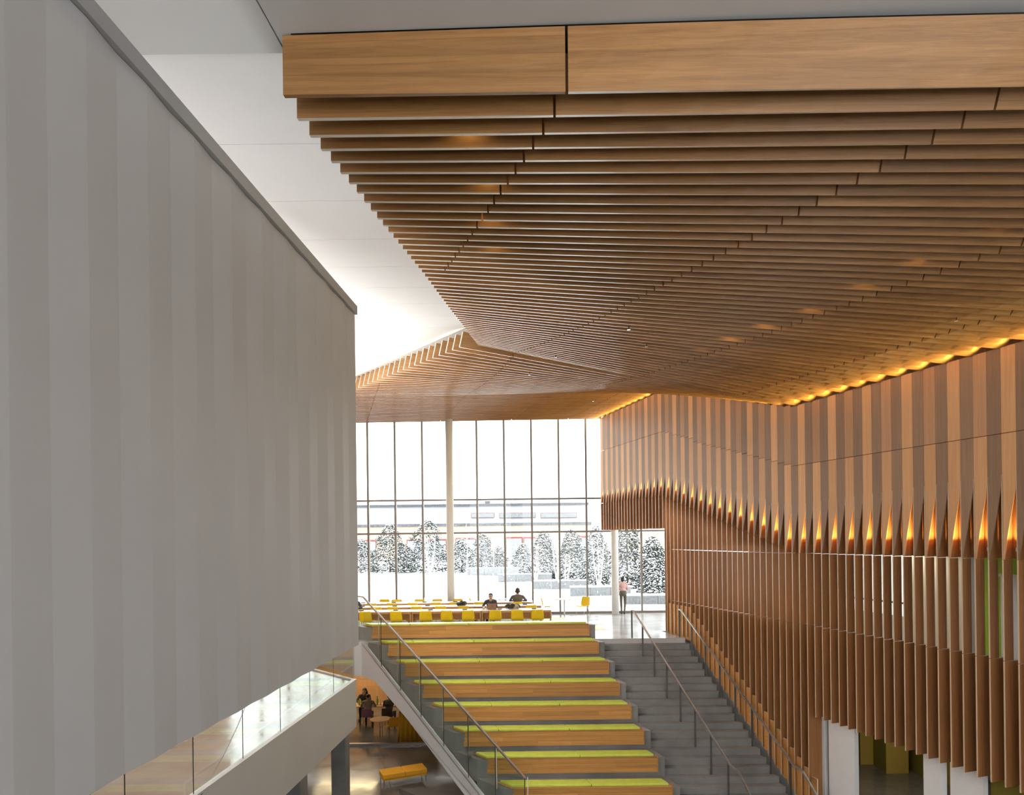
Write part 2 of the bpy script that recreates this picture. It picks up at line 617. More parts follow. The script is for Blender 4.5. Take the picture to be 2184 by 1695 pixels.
def board_piece(mb, d, xa, xb, XL, XR, zl, zr, slant=False, h0=0.0, h1=None):
    n = max(2, int((xb - xa) / 0.55) + 1)
    p = 1.1 + max(0, min(d, 22) - 6) * 0.2
    sec = []
    for k in range(n + 1):
        x = xa + (xb - xa) * k / n
        fr = (x - XL) / (XR - XL)
        z = zl + (zr - zl) * fr
        ph = math.radians(68) * max(0, min(1, fr)) ** p
        e = Vector((0, -math.sin(ph), math.cos(ph)))
        t = Vector((0, math.cos(ph), math.sin(ph)))
        B = Vector((x, d, z)) - OO
        top = e * ((BH if h1 is None else h1) - h0)
        B = B + e * h0
        if slant and k == 0:
            top = top + Vector((0.10, 0, 0))
        bk = t * BT + (Vector((-0.83 * BT, 0, 0)) if slant and k == 0 else Vector((0, 0, 0)))
        sec.append((B, B + bk, B + top + bk, B + top))
    for (q0, s_) in ((0, sec[0]), (n, sec[-1])):
        SHADE_PTS.setdefault(round(d, 4), {})[round(s_[3].x, 4)] = s_[3]
    for s_ in sec:
        SHADE_PTS[round(d, 4)][round(s_[3].x, 4)] = s_[3]
    b = len(mb.v)
    for s in sec:
        mb.v += [tuple(q) for q in s]
    for k in range(n):
        i, j = b + 4 * k, b + 4 * (k + 1)
        for (q0, q1, mi) in ((0, 1, 1), (1, 2, 0), (2, 3, 1), (3, 0, 0)):
            mb.f.append([i + q0, i + q1, j + q1, j + q0][::-1])
            mb.m.append(mi)
    mb.f.append([b, b + 1, b + 2, b + 3])
    mb.m.append(1 if xa == XL else 0)
    e_ = b + 4 * n
    mb.f.append([e_ + 3, e_ + 2, e_ + 1, e_])
    mb.m.append(0)


far = MB()
SHADE_PTS = {}
count_board = 0
for i in range(NB + 1):
    d = D1 + S * i
    XL, XR = x_left(d), xw(d)
    if d < 9.5:
        XR = min(XR, 11.0)
    zl = z_left(d)
    zr = z_wall_top(d) if d > 12 else CZ + 3.37 - 0.13 * (12 - d) / 7
    end = XR + (0.06 if i % 2 == 0 else -0.28)
    cuts = [XL] + [u - MS * d for u in UCUT if XL + 0.35 < u - MS * d < end - 0.3] + [end]
    for a, b in zip(cuts[:-1], cuts[1:]):
        aa = a + (0.010 if a != XL else 0)
        bb = b - (0.010 if b != end else 0)
        if i == 0 and a == XL:
            # the first piece is glued up from four visible lamellas
            for (f0, f1) in ((0.0, 0.318), (0.3195, 0.600), (0.6015, 0.868), (0.8695, 1.0)):
                mb = MB()
                board_piece(mb, d, aa, bb, XL, XR, zl, zr, h0=BH * f0, h1=BH * f1)
                mb.build('oak_board', [M['oak_x'], M['oak_x']], oak)
                count_board += 1
        elif d < 23.6:
            mb = MB()
            board_piece(mb, d, aa, bb, XL, XR, zl, zr, slant=(a == XL and d > 19.3))
            mb.build('oak_board', [M['oak_x'], M['edge']], oak)
            count_board += 1
        else:
            board_piece(far, d, aa, bb, XL, XR, zl, zr, slant=(a == XL))
tag(far.build('oak_board', [M['oak_x'], M['edge']], oak), kind='stuff')
print('boards', count_board)
# added black sheet on the boards: darkens the plenum gaps, blocks light from above
fe = MB()
NS = 16
keys = sorted(SHADE_PTS)
for d in keys:
    row = sorted(SHADE_PTS[d].items())
    xa, xb = row[0][0] + (0.06 if d < 19.3 else 0.3), xw(d) + 0.3
    for k in range(NS + 1):
        x = xa + (xb - xa) * k / NS
        x_ = min(max(x, row[0][0]), row[-1][0])
        for (p, a), (q, b) in zip(row[:-1], row[1:]):
            if p <= x_ <= q:
                w = (x_ - p) / max(q - p, 1e-6)
                v = a + (b - a) * w
                break
        fe.v.append((x, v.y, v.z + 0.012))
for i in range(len(keys) - 1):
    for k in range(NS):
        a = i * (NS + 1) + k
        fe.f.append([a, a + NS + 1, a + NS + 2, a + 1])
        fe.m.append(0)
fe.build('plenum_shade', M['black'], oak)

# light strip above the band where the boards' left ends meet the white ceiling
pts = [(x_left(19.3) - 0.02, 19.25), (x_left(27.0), 27.0)]
MB().bar((pts[0][0], pts[0][1], CZ + 5.76 - 0.02), (pts[1][0], pts[1][1], CZ + 5.76 - 0.02), 0.05, 0.06).build('trim_1', M['edge'])
bpy.data.objects['trim_1']['kind'] = 'structure'

# ---- slat wall on the right
wallr = tag(empty('wall_right', (xw(20), 20, 0)), 'slanting oak slat wall of flat planks above and deep fins below', 'wall', kind='structure')
WO = Vector((xw(20), 20, 0))


def wp(d, depth, z):
    """point of the slat wall: depth behind its front face"""
    q = Vector((xw(d), d, z)) - NRM * depth
    return q - WO


def wall_slab(mb, d0, d1, z0, z1, depth0, depth1, mi=0):
    """block between depths d0 (near) and d1 (far)"""
    c = [wp(d0, depth0, z0), wp(d0, depth1, z0), wp(d1, depth1, z0), wp(d1, depth0, z0)]
    c2 = [wp(d0, depth0, z1), wp(d0, depth1, z1), wp(d1, depth1, z1), wp(d1, depth0, z1)]
    return mb.hexa(c + c2, mi)


FT = 0.033
FTd = FT / math.sqrt(1 + MS * MS)
NF = int((32.35 - 10.2) / S)
fins = planks = 0
LAMPS = []
for i in range(NF + 1):
    df = 32.3 - S * i           # far edge of the bay, where its fin stands
    dn = df - S                 # near edge
    dm = (df + dn) / 2
    zt = z_wall_top(dm)
    j1 = zt - (1.50 if dm > 24 else 1.58)
    j2 = zt - 3.88
    j2 = max(j2, CZ - 0.53)
    tip = j2 + max(0.62, 0.8 + (26.3 - dm) * 0.048)
    if dm < 19.2:
        j2 = CZ - 0.545
    # planks: upper row, then the lower row with its slanted foot
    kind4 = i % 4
    mu = M[['oak_light', 'oak_shaded', 'oak_mid', 'oak_shaded'][kind4]]  # bays alternate lit and shaded tones of the same oak
    mlow = M[['oak_light', 'oak_shaded', 'oak_light', 'oak_shaded'][kind4]]
    g = 0.004
    mb = MB()
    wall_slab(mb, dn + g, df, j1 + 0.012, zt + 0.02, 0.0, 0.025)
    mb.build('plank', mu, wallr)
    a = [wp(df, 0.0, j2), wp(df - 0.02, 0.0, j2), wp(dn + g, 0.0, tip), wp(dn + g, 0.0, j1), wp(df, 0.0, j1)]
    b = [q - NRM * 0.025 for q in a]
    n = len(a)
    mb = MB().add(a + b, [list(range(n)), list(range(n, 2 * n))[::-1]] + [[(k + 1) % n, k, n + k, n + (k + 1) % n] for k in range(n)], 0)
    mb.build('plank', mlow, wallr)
    planks += 2
    # fins
    foot = CZ + 0.215 if df > 26.25 else None
    cuts = [tip + 0.10, j2]
    if foot is not None:
        cuts += [foot]
    else:
        if j2 > CZ - 0.45:
            cuts += [CZ - 0.56]
        cuts += [CZ - 2.43]
        if df < 18.35:
            cuts += [CZ - 4.78]
        else:
            k = (24.4 - df) / 0.28
            cuts += [max(-0.1725 * math.ceil(max(k, 0)) - 0.02, LOW)]
    for q, (za, zb) in enumerate(zip(cuts[:-1], cuts[1:])):
        low = q == len(cuts) - 2 and foot is None
        mb = MB()
        dep = 0.40 if low else 0.22
        zlo, zhi = zb + 0.006, za - 0.006
        c = [wp(df - FTd / 2, 0, zlo), wp(df - FTd / 2, dep, zlo), wp(df + FTd / 2, dep, zlo), wp(df + FTd / 2, 0, zlo),
             wp(df - FTd / 2, 0, zhi), wp(df - FTd / 2, dep, zhi), wp(df + FTd / 2, dep, zhi), wp(df + FTd / 2, 0, zhi)]
        mb.hexa(c, [1, 1, 0, 1, 0, 1])
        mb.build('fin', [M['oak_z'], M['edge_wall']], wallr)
        fins += 1
    # low planks closing the bays along the stair
    if 18.3 < df < 26.3:
        k = max((24.4 - dm) / 0.28, 0)
        zlow = -0.1725 * k
        mb = MB()
        c0 = [wp(dn + FTd, 0.045, zlow - 0.12), wp(dn + FTd, 0.075, zlow - 0.12), wp(df - FTd, 0.075, zlow - 0.12), wp(df - FTd, 0.045, zlow - 0.12)]
        c1 = [q + Vector((0, 0, 1.10 if k > 0 else 1.17)) for q in c0]
        mb.hexa(c0 + c1, [1, 1, 1, 1, 1, 0])
        mb.build('low_plank', [M['oak_bench'], M['edge']], wallr)
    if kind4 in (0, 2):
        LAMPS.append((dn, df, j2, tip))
print('fins', fins, 'planks', planks)
# dark backing behind the planks, parapet behind the lowest fins
for (da, db, f0, f1, dep) in ((9.9, 18.9, lambda d: CZ - 0.53, lambda d: z_wall_top(d) + 0.3, 0.24), (18.9, 26.3, lambda d: ramp(d, CZ - 0.62, CZ + 1.2), lambda d: z_wall_top(d) + 0.3, 0.24),
                              (26.3, 32.4, lambda d: CZ + 0.22, lambda d: z_wall_top(d) + 0.3, 0.24),
                              (9.9, 26.3, lambda d: CZ - 4.74 if d < 18.35 else LOW, lambda d: CZ - 2.46, 0.42)):
    mb = MB()
    c = [wp(da, dep, f0(da)), wp(da, dep + 0.1, f0(da)), wp(db, dep + 0.1, f0(db)), wp(db, dep, f0(db)),
         wp(da, dep, f1(da)), wp(da, dep + 0.1, f1(da)), wp(db, dep + 0.1, f1(db)), wp(db, dep, f1(db))]
    if db == 26.3 and dep == 0.42:
        wall_slab(mb, 9.9, 18.33, CZ - 4.74, CZ - 2.46, dep, dep + 0.1)
        wall_slab(mb, 18.33, 26.3, LOW, CZ - 2.46, dep, dep + 0.1)
    else:
        mb.hexa(c)
    mb.build('backing', M['oak_z'] if dep < 0.3 else M['white_wall'], wallr)
# return at the end of the stair planks and the edge of the opening
mb = MB()
wall_slab(mb, 26.18, 26.22, 0, CZ + 0.22, 0.0, 0.30)
mb.build('opening_jamb', M['oak_z'], wallr)

# ---- little uplights in every second bay, and their light
for q, (dn, df, j2, tip) in enumerate(reversed(LAMPS)):
    base = wp((dn + df) / 2 - 0.05, 0.15, j2 + 0.20) + WO
    u = tag(empty('wall_uplight', base), '%s small white uplight in the slat wall bays counted from the near end' % ORD[q], 'uplight', 'uplights in the slat wall bays')
    MB().box(-0.045, 0.045, -0.03, 0.03, -0.05, 0.02).build('lamp_body', M['white_paint'], u, bevel=0.006)
    MB().box(-0.035, 0.035, -0.02, 0.02, 0.021, 0.024).build('lens', M['white_top'], u)
    MB().box(-0.03, 0.14, -0.012, 0.012, -0.075, -0.05).build('bracket', M['white_paint'], u)
    spot_light('uplight_beam', (0.0, 0.0, 0.03), (-0.06, 0.10, 1), 75, math.radians(105), WARM, u, 0.03, 1.0)

# ---- warm cove light in the recessed ends of every second ceiling board
for i in range(1, NB, 2):
    d = D1 + S * i
    if d < 11.0:
        continue
    z = z_wall_top(d) if d > 12 else CZ + 3.37
    spot_light('cove_lamp', (xw(d) - 0.03, d, z - 0.10), (-1.0, 0.0, 0.20), 46.0, math.radians(135), WARM, None, 0.03, 0.8)

# ---- window wall
win = tag(empty('window_1', (0, WIN, 0)), 'tall curtain wall of clear panes in slim bronze frames', 'window', kind='structure')
ZW = CZ + 5.55
mx = [P(x, 1000, WIN).x for x in (785, 843, 902, 960, 1018, 1076, 1133.5, 1191.5, 1249.5)]
pitch = (mx[-1] - mx[0]) / 8
xs = [mx[0] + pitch * k for k in range(-6, 12)]
zt1, zt2 = CZ + 1.70, CZ + 0.175
for x in xs:
    if x > 9.3 or x < -13.8:
        continue
    MB().box(x - 0.042, x + 0.042, -0.10, 0.06, 0.0, ZW).build('mullion', M['mullion'], win)
for a, b in zip(xs[:-1], xs[1:]):
    if b > 9.4:
        continue
    for (za, zb) in ((0.10, zt2 - 0.04), (zt2 + 0.04, zt1 - 0.04), (zt1 + 0.04, ZW)):
        MB().box(a + 0.035, b - 0.035, -0.012, 0.012, za, zb).build('glass_pane', M['glass'], win)
    for z in (zt1, zt2):
        MB().box(a + 0.035, b - 0.035, -0.08, 0.05, z - 0.04, z + 0.04).build('transom', M['mullion'], win)
    MB().box(a + 0.035, b - 0.035, -0.10, 0.06, 0.0, 0.10).build('sill_rail', M['mullion'], win)

for (px, dd, r, z1, lab) in ((961, 31.6, 0.165, CZ + 5.29, 'tall round white column standing before the window behind the tables'),
                             (1311.5, 31.75, 0.165, CZ + 3.0, 'round white column beside the standing woman under the slat wall')):
    q = P(px, 1200, dd)
    c = MB().lathe([(r, 0), (r, z1)], (0, 0, 0), 32).build('round_column', M['column_white'], smooth=True)
    c.location = (q.x, dd, 0)
    tag(c, lab, 'column', kind='structure')

# ---- stair, tiers
ST = empty('staircase', (2.5, 22, 0))
tag(ST, 'wide cast concrete stair with stepped seating tiers beside it', 'staircase', kind='structure')
SO = Vector((2.5, 22, 0))
UT, US = 9.27, 12.31
R, T = 0.1725, 0.28


def sp(x, y):
    return (x - SO.x, y - SO.y)


for k in range(1, 27):
    yf, yb = 24.4 - T * k, 24.4 - T * (k - 1) + 0.02
    poly = [sp(xw(yf, UT), yf), sp(xw(yf, US), yf), sp(xw(yb, US), yb), sp(xw(yb, UT), yb)]
    MB().prism(poly, -R * k - 0.24, -R * k).build('step', M['concrete'], ST, bevel=0.004)


def xl_t(y, off=0.0):
    return -4.45 - 0.887 * (y - 22.09) + off


def tier_y(j):
    return 23.77 - 0.84 * (j - 1)


def tier_z(j):
    return 0.47 if j == 0 else 0.5175 * (1 - j) - 0.02


for j in range(0, 10):
    yf = tier_y(j)
    yb = yf + (0.42 if j == 0 else 0.86)
    z = tier_z(j)
    poly = [sp(xl_t(yf), yf), sp(xw(yf, UT), yf), sp(xw(yb, UT), yb), sp(xl_t(yb), yb)]
    MB().prism(poly, z - (0.5175 if j == 0 else 0.62), z).build('seating_tier', M['concrete'], ST, bevel=0.004)

# stringer, its cap and the sloping soffit under the stair


def xs_(y, off=0.0):
    return -4.65 - 0.887 * (y - 22.09) + off


def cap_z(y):
    return -0.05 - 0.655 * (24.45 - y)


ya, yb = 24.45, 24.45 - (-0.9 - LOW) / 0.655 * 1.0
yb = 17.9
mb = MB()
c = []
for y in (ya, yb):
    zc = cap_z(y)
    lo_ = zc - (0.72 if y != ya else 1.15)
    c += [(xs_(y) - SO.x, y - SO.y, max(lo_, LOW)), (xs_(y, 0.13) - SO.x, y - SO.y, max(lo_, LOW)), (xs_(y, 0.13) - SO.x, y - SO.y, zc), (xs_(y) - SO.x, y - SO.y, zc)]
# knee: the lower edge runs level first, then slopes
yk = 23.75
kz = cap_z(yk) - 0.72
mid = [(xs_(yk) - SO.x, yk - SO.y, kz), (xs_(yk, 0.13) - SO.x, yk - SO.y, kz), (xs_(yk, 0.13) - SO.x, yk - SO.y, cap_z(yk)), (xs_(yk) - SO.x, yk - SO.y, cap_z(yk))]
mb.hexa(c[:4] + mid)
mb.hexa(mid + c[4:])
mb.build('stringer', M['white_paint'], ST)
mb = MB()
mb.bar((xs_(ya, 0.02) - SO.x, ya - SO.y, cap_z(ya) + 0.012), (xs_(yb, 0.02) - SO.x, yb - SO.y, cap_z(yb) + 0.012), 0.08, 0.03)
mb.build('stringer_cap', M['steel'], ST)
so = MB()
q = [(xs_(24.0, 0.1), 24.0, cap_z(24.0) - 0.70), (xw(24.0, US) , 24.0, cap_z(24.0) - 0.70), (xw(yb, US), yb, cap_z(yb) - 0.70), (xs_(yb, 0.1), yb, cap_z(yb) - 0.70)]
q = [Vector(v) - SO for v in q]
so.hexa([q[0], q[1], q[2], q[3]] + [v + Vector((0, 0, 0.06)) for v in q])
so.build('soffit', M['white_paint'], ST)
# concrete plinth under the low end of the stair
pl = [PZ(841, 1663, LOW + 0.02), PZ(925, 1690, LOW + 0.02)]
tag(MB().prism([(-5.0, 22.2), (-3.2, 20.6), (-1.0, 20.6), (-2.6, 22.55)], LOW, LOW + 0.16).build('concrete_plinth', M['floor_dark']), 'low dark concrete plinth on the lower floor beneath the stair', 'plinth', kind='structure')

# ---- wooden benches on the tiers
names = ['topmost', 'second', 'third', 'fourth', 'fifth', 'sixth', 'seventh', 'eighth', 'ninth']
rb = random.Random(3)
for j in range(0, 9):
    yf, z = tier_y(j), tier_z(j)
    b = tag(empty('tier_bench', (0, yf, z)), '%s oak bench with lime green cushions counted down from the tables' % names[j], 'bench', 'oak benches on the seating tiers')
    if j == 0:
        b['label'] = 'topmost oak bench with lime cushions, right in front of the tables'
    xa = lambda y: xl_t(y, 0.27)
    xb = lambda y: xw(y, UT) - 0.23
    # front planks
    for r in range(3):
        z0, z1 = -0.385 + 0.133 * r, -0.385 + 0.133 * (r + 1) - 0.003
        L0, L1 = xa(yf) + 0.02 * r, xb(yf)
        cuts = sorted([L0, L1] + [L0 + (L1 - L0) * rb.uniform(0.15, 0.45)] + ([L0 + (L1 - L0) * rb.uniform(0.55, 0.9)] if rb.random() < 0.5 else []))
        for a, c_ in zip(cuts[:-1], cuts[1:]):
            MB().box(a + 0.001, c_ - 0.001, -0.05, -0.005, z0, z1).build('front_plank', M['oak_bench'], b)
    MB().box(xb(yf) + 0.002, xb(yf) + 0.035, -0.052, 0.30, -0.385, 0.014).build('end_panel', M['oak_bench'], b)
    # seat board
    y0, y1 = -0.06, 0.42
    MB().prism([(xa(yf + y0) - 0.05, y0), (xb(yf), y0), (xb(yf + y1), y1), (xa(yf + y1) - 0.05, y1)], 0.015, 0.048).build('seat_board', M['oak_bench'], b, bevel=0.004)
    # cushions
    L0, L1 = xa(yf), xb(yf) - 0.08
    cl = 2.05
    edges = [L1]
    while edges[-1] - cl > L0 + 0.3:
        edges.append(edges[-1] - cl)
    edges.append(L0)
    for q in range(len(edges) - 1):
        e1, e0 = edges[q] - 0.008, edges[q + 1] + 0.008
        s0 = 0.887 * 0.40 if q == len(edges) - 2 else MS * 0.4
        s1 = MS * 0.4
        poly = [(e0, -0.045), (e1, -0.045), (e1 - s1, 0.36), (e0 - s0, 0.36)]
        MB().prism(poly, 0.049, 0.112).build('cushion', M['lime'], b, bevel=0.014)

# ---- handrails on the stair


def handrail(name, u, label, ytop, npost, pz=0.96):
    h = tag(empty(name, (xw(ytop, u), ytop, 0)), label, 'handrail')
    o0 = Vector((xw(ytop, u), ytop, 0))

    def nose(y):
        return -R * max(0, (24.4 - y)) / T
    pts = []
    ybrk = 18.62
    line = [(ytop + 0.05, pz), (ytop - 0.12, pz), (ybrk, nose(ybrk) + pz + 0.05), (ybrk - 0.38, nose(ybrk) + pz), (16.9, nose(16.9) + pz - 0.1)]
    if name == 'stair_handrail':
        line = line[1:]
    for (y, z) in line:
        pts.append(Vector((xw(y, u), y, z)) - o0)
    for k in range(len(pts) - 1):
        MB().bar(pts[k], pts[k + 1], 0.042, 0.05).build('rail', M['steel'], h)
    for k in range(npost):
        y = ytop - 0.84 * k
        kk = math.ceil(max(0, (24.4 - y) / T) - 1e-6)
        zb = -R * kk
        zt = pz if y > ytop - 0.12 else pz + (nose(ybrk) + 0.05) * (ytop - 0.12 - y) / (ytop - 0.12 - ybrk)
        if y < ybrk:
            zt = nose(ybrk) + pz
        q = Vector((xw(y, u), y, 0)) - o0
        MB().box(q.x - 0.028, q.x + 0.028, q.y - 0.007, q.y + 0.007, zb, zt).build('post', M['dark_steel'], h)
    return h


handrail('stair_handrail', 10.56, 'steel handrail down the middle of the concrete stair', 24.62, 8)
handrail('wall_handrail', 12.22, 'steel handrail running along the foot of the slat wall', 24.62, 8)

# ---- glass balustrade on the left of the tiers
bl = tag(empty('glass_balustrade', (xs_(22), 22, -1)), 'sloping glass balustrade with steel handrail left of the benches', 'balustrade')
BO = Vector((xs_(22), 22, -1))


def rail_z(y):
    return CZ - 2.05 - 0.6225 * (24.39 - y)


ybs = [24.39 - 0.94 * k for k in range(8)]
ybs[-1] = 17.82
for k, (a, b) in enumerate(zip(ybs[:-1], ybs[1:])):
    c = []
    for y in (a - 0.006, b + 0.006):
        for off in (0.035, 0.05):
            c.append((Vector((xs_(y, off), y, cap_z(y) + 0.01)) - BO, Vector((xs_(y, off), y, rail_z(y) - 0.01)) - BO))
    v = [c[0][0], c[1][0], c[1][1], c[0][1], c[2][0], c[3][0], c[3][1], c[2][1]]
    MB().hexa(v).build('glass_pane', M['rail_glass'], bl)
    y = b
    MB().bar(Vector((xs_(y, 0.042), y, cap_z(y))) - BO, Vector((xs_(y, 0.042), y, rail_z(y))) - BO, 0.012, 0.02, up=(1, 0.9, 0)).build('joint_strip', M['dark_steel'], bl)
a, b = ybs[0], 17.82
MB().bar(Vector((xs_(a, 0.05), a, rail_z(a))) - BO, Vector((xs_(b, 0.05), b, rail_z(b))) - BO, 0.05, 0.05).build('rail', M['steel'], bl)
MB().bar(Vector((xs_(a, 0.05), a, rail_z(a))) - BO, Vector((-8.6, 26.6, rail_z(a) + 0.02)) - BO, 0.05, 0.045).build('rail', M['steel'], bl)
for k in range(7):
    y = 23.75 - 0.98 * k
    zt = rail_z(y) - 0.02
    MB().box(xs_(y, 0.16) - BO.x - 0.008, xs_(y, 0.16) - BO.x + 0.008, y - BO.y - 0.028, y - BO.y + 0.028, tier_z(math.floor((23.77 - y) / 0.84) + 1) + 1 - 0.55, zt + 1).build('post', M['steel'], bl)
# level glass guard at the upper floor's edge
MB().bar(Vector((-6.85, 24.5, 0.6)) - BO, Vector((-8.6, 26.4, 0.6)) - BO, 0.015, 1.1).build('glass_pane', M['rail_glass'], bl)

# ---- rooms behind and under
rm = tag(empty('wall_far_right', (8, 18, 0)), 'painted back wall of the rooms behind the slat wall', 'wall', kind='structure')
RO = Vector((8, 18, 0))


def back_panel(u, d0, d1, z0, z1, mat, name='wall_panel', th=0.1):
    a = [Vector((xw(d0, u), d0, 0)), Vector((xw(d0, u) + th, d0, 0)), Vector((xw(d1, u) + th, d1, 0)), Vector((xw(d1, u), d1, 0))]
    mb = MB().hexa([v - RO + Vector((0, 0, z0)) for v in a] + [v - RO + Vector((0, 0, z1)) for v in a])
    return mb.build(name, mat, rm)


UB = 15.5
z0, z1 = 0.0, CZ - 0.4
back_panel(UB, 18.8, 22.6, z0, CZ - 2.3, M['white_wall'])
back_panel(UB, 17.15, 18.8, z0, z1, M['cream_wall'])
back_panel(UB, 16.85, 17.15, z0, z1, M['grey_wall'])
back_panel(UB, 16.25, 16.85, z0, z1, M['lime_wall'])
back_panel(UB, 9.0, 16.25, CZ - 1.02, z1, M['lime_wall'])
back_panel(UB, 9.0, 16.25, z0, CZ - 1.02, M['white_wall'])
back_panel(UB - 0.15, 9.0, 16.25, CZ - 1.06, CZ - 1.0, M['cream_wall'], 'shelf', 0.15)
back_panel(UB, 22.6, 26.0, z0, z1, M['white_wall'])
back_panel(UB, 18.8, 22.6, CZ - 1.97, CZ - 1.92, M['mullion'], 'window_bar', 0.06)
# upper slab and ceiling of that room
MB().hexa([Vector((xw(d, u), d, z)) - RO for z in (-0.3, -0.02) for (d, u) in ((9, 12.9), (9, 19), (26.2, 19), (26.2, 12.9))]).build('room_floor', M['floor'], rm)
MB().hexa([Vector((xw(d, u), d, z)) - RO for z in (CZ - 0.42, CZ - 0.2) for (d, u) in ((9, 12.9), (9, 19), (26.2, 19), (26.2, 12.9))]).build('room_ceiling', M['white_wall'], rm)

# lower level walls under the fins
UL = 12.95
back_panel(UL, 17.42, 18.33, LOW, CZ - 4.7, M['white_wall'])
back_panel(UL, 14.95, 15.4, LOW, CZ - 4.7, M['white_wall'], 'door_frame', 0.12)
back_panel(UL + 0.1, 14.1, 14.85, LOW, CZ - 4.7, M['white_wall'])
back_panel(UL + 0.25, 12.95, 14.1, LOW, CZ - 4.7, M['olive'])
back_panel(UL + 0.2, 9.0, 12.95, LOW, CZ - 4.7, M['gold'])
mb = MB().box(8.6, 16, 25.2, 25.4, LOW, -1.2)
mb.v = [tuple(Vector(v) - RO) for v in mb.v]
mb.build('wall_panel', M['olive'], rm)
for (xa, xb, yf) in ((10.55, 11.2, 24.45), (11.0, 11.75, 23.5), (12.0, 13.2, 22.3)):
    mb = MB().box(xa, xb, yf, 25.2, LOW, -1.2)
    mb.m = [0, 0, 1, 0, 0, 0]  # front painted gold as the lit face, other faces olive as the dark ones
    mb.v = [tuple(Vector(v) - RO) for v in mb.v]
    mb.build('wall_pier', [M['olive'], M['gold']], rm)

# lower room under the upper floor: sill, glass front, back wall
lw = tag(empty('window_2', (-6, 27.4, LOW)), 'glass front of the lower room beneath the upper floor', 'window', kind='structure')
MB().box(-8, 8, -0.06, 0.06, 0.0, 0.09).build('sill_rail', M['steel'], lw)
for k in range(8):
    x = -8 + 2.0 * k
    MB().box(x + 0.006, x + 1.994, -0.008, 0.008, 0.09, -1.2 - LOW).build('glass_pane', M['rail_glass'], lw)
MB().box(-8, 8, -0.07, 0.07, -1.2 - LOW - 0.10, -1.2 - LOW).build('head_rail', M['dark_steel'], lw)
lb = tag(empty('wall_back', (-6, 34, LOW)), 'honey coloured panelled back wall of the lower room', 'wall', kind='structure')
zz = 0.0
hh = [0.9, 0.35, 0.3, 0.35, 0.5, 0.9]
for h in hh:
    MB().box(-10, 14, 0.0 if h > 0.4 else 0.05, 0.2, zz, zz + h - 0.012).build('wall_panel', M['oak_light'], lb)
    zz += h
MB().box(14.0, 14.3, -9, 0.2, 0.0, 3.28).build('wall_panel', M['white_wall'], lb)

# roof edges and outer shell far from view
sh = tag(empty('wall_shell', (0, 0, 0)), 'plain outer walls of the building away from the windows', 'wall', kind='structure')
MB().box(14, 14.3, -10, 13, LOW, CZ + 4.2).build('outer_wall', M['white_wall'], sh)
MB().box(14, 14.3, 13, 26.2, LOW, CZ - 3.2).build('outer_wall', M['white_wall'], sh)
MB().box(14, 14.3, 13, 26.2, CZ - 0.4, CZ + 4.2).build('outer_wall', M['white_wall'], sh)
MB().box(-15.3, 14.3, -10.3, -10, LOW, CZ - 4.0).build('outer_wall', M['white_wall'], sh)
MB().box(-15.3, -9, -10.3, -10, CZ - 4.0, CZ + 3.7).build('outer_wall', M['white_wall'], sh)
MB().box(12, 14.3, -10.3, -10, CZ - 4.0, CZ + 3.7).build('outer_wall', M['white_wall'], sh)
MB().box(-15.3, 14.3, -10.3, -3.9, CZ + 3.7, CZ + 4.0).build('outer_wall', M['white_wall'], sh)
MB().box(9.5, 14.3, 26.2, 26.5, -1.2, CZ + 6).build('outer_wall', M['white_wall'], sh)
MB().box(-15.3, -15, -10, WIN, LOW, CZ + 5.8).build('outer_wall', M['oak_z'], sh)

# ================================================================== OUTSIDE
gb = MB()
rg = random.Random(11)
nx, ny = 40, 30
for j in range(ny + 1):
    for i in range(nx + 1):
        x = -90 + 180 * i / nx
        y = WIN + 0.3 + (150) * (j / ny) ** 1.5
        gb.v.append((x, y, -0.08 + (rg.uniform(-0.06, 0.06) if j > 1 else 0)))
for j in range(ny):
    for i in range(nx):
        a = j * (nx + 1) + i
        gb.f.append([a, a + 1, a + nx + 2, a + nx + 1])
        gb.m.append(0)
tag(gb.build('snow_ground', M['snow'], smooth=True), 'smooth untouched snow covering the ground outside the window', 'ground', kind='structure')

M['needle'] = plain('pine_needles', (0.040, 0.052, 0.046), 0.8, noise=0.35, nscale=3)
M['bark'] = plain('dark_bark', (0.07, 0.05, 0.04), 0.9, noise=0.2)
M['birch'] = plain('birch_bark', (0.72, 0.69, 0.66), 0.8, noise=0.25, nscale=6)
M['tan_brick'] = plain('tan_brickwork', (0.42, 0.33, 0.24), 0.9, noise=0.1, nscale=3)
M['pale_metal'] = plain('pale_metal_cladding', (0.42, 0.43, 0.46), 0.7, noise=0.05, nscale=0.4)
M['band'] = plain('dark_roof_edge', (0.09, 0.092, 0.105), 0.8, noise=0.5, nscale=5)
M['red_frame'] = plain('red_window_frame', (0.25, 0.05, 0.06), 0.7, noise=0.2)
M['far_glass'] = plain('far_window_glass', (0.22, 0.23, 0.245), 0.4, noise=0.2, nscale=3)


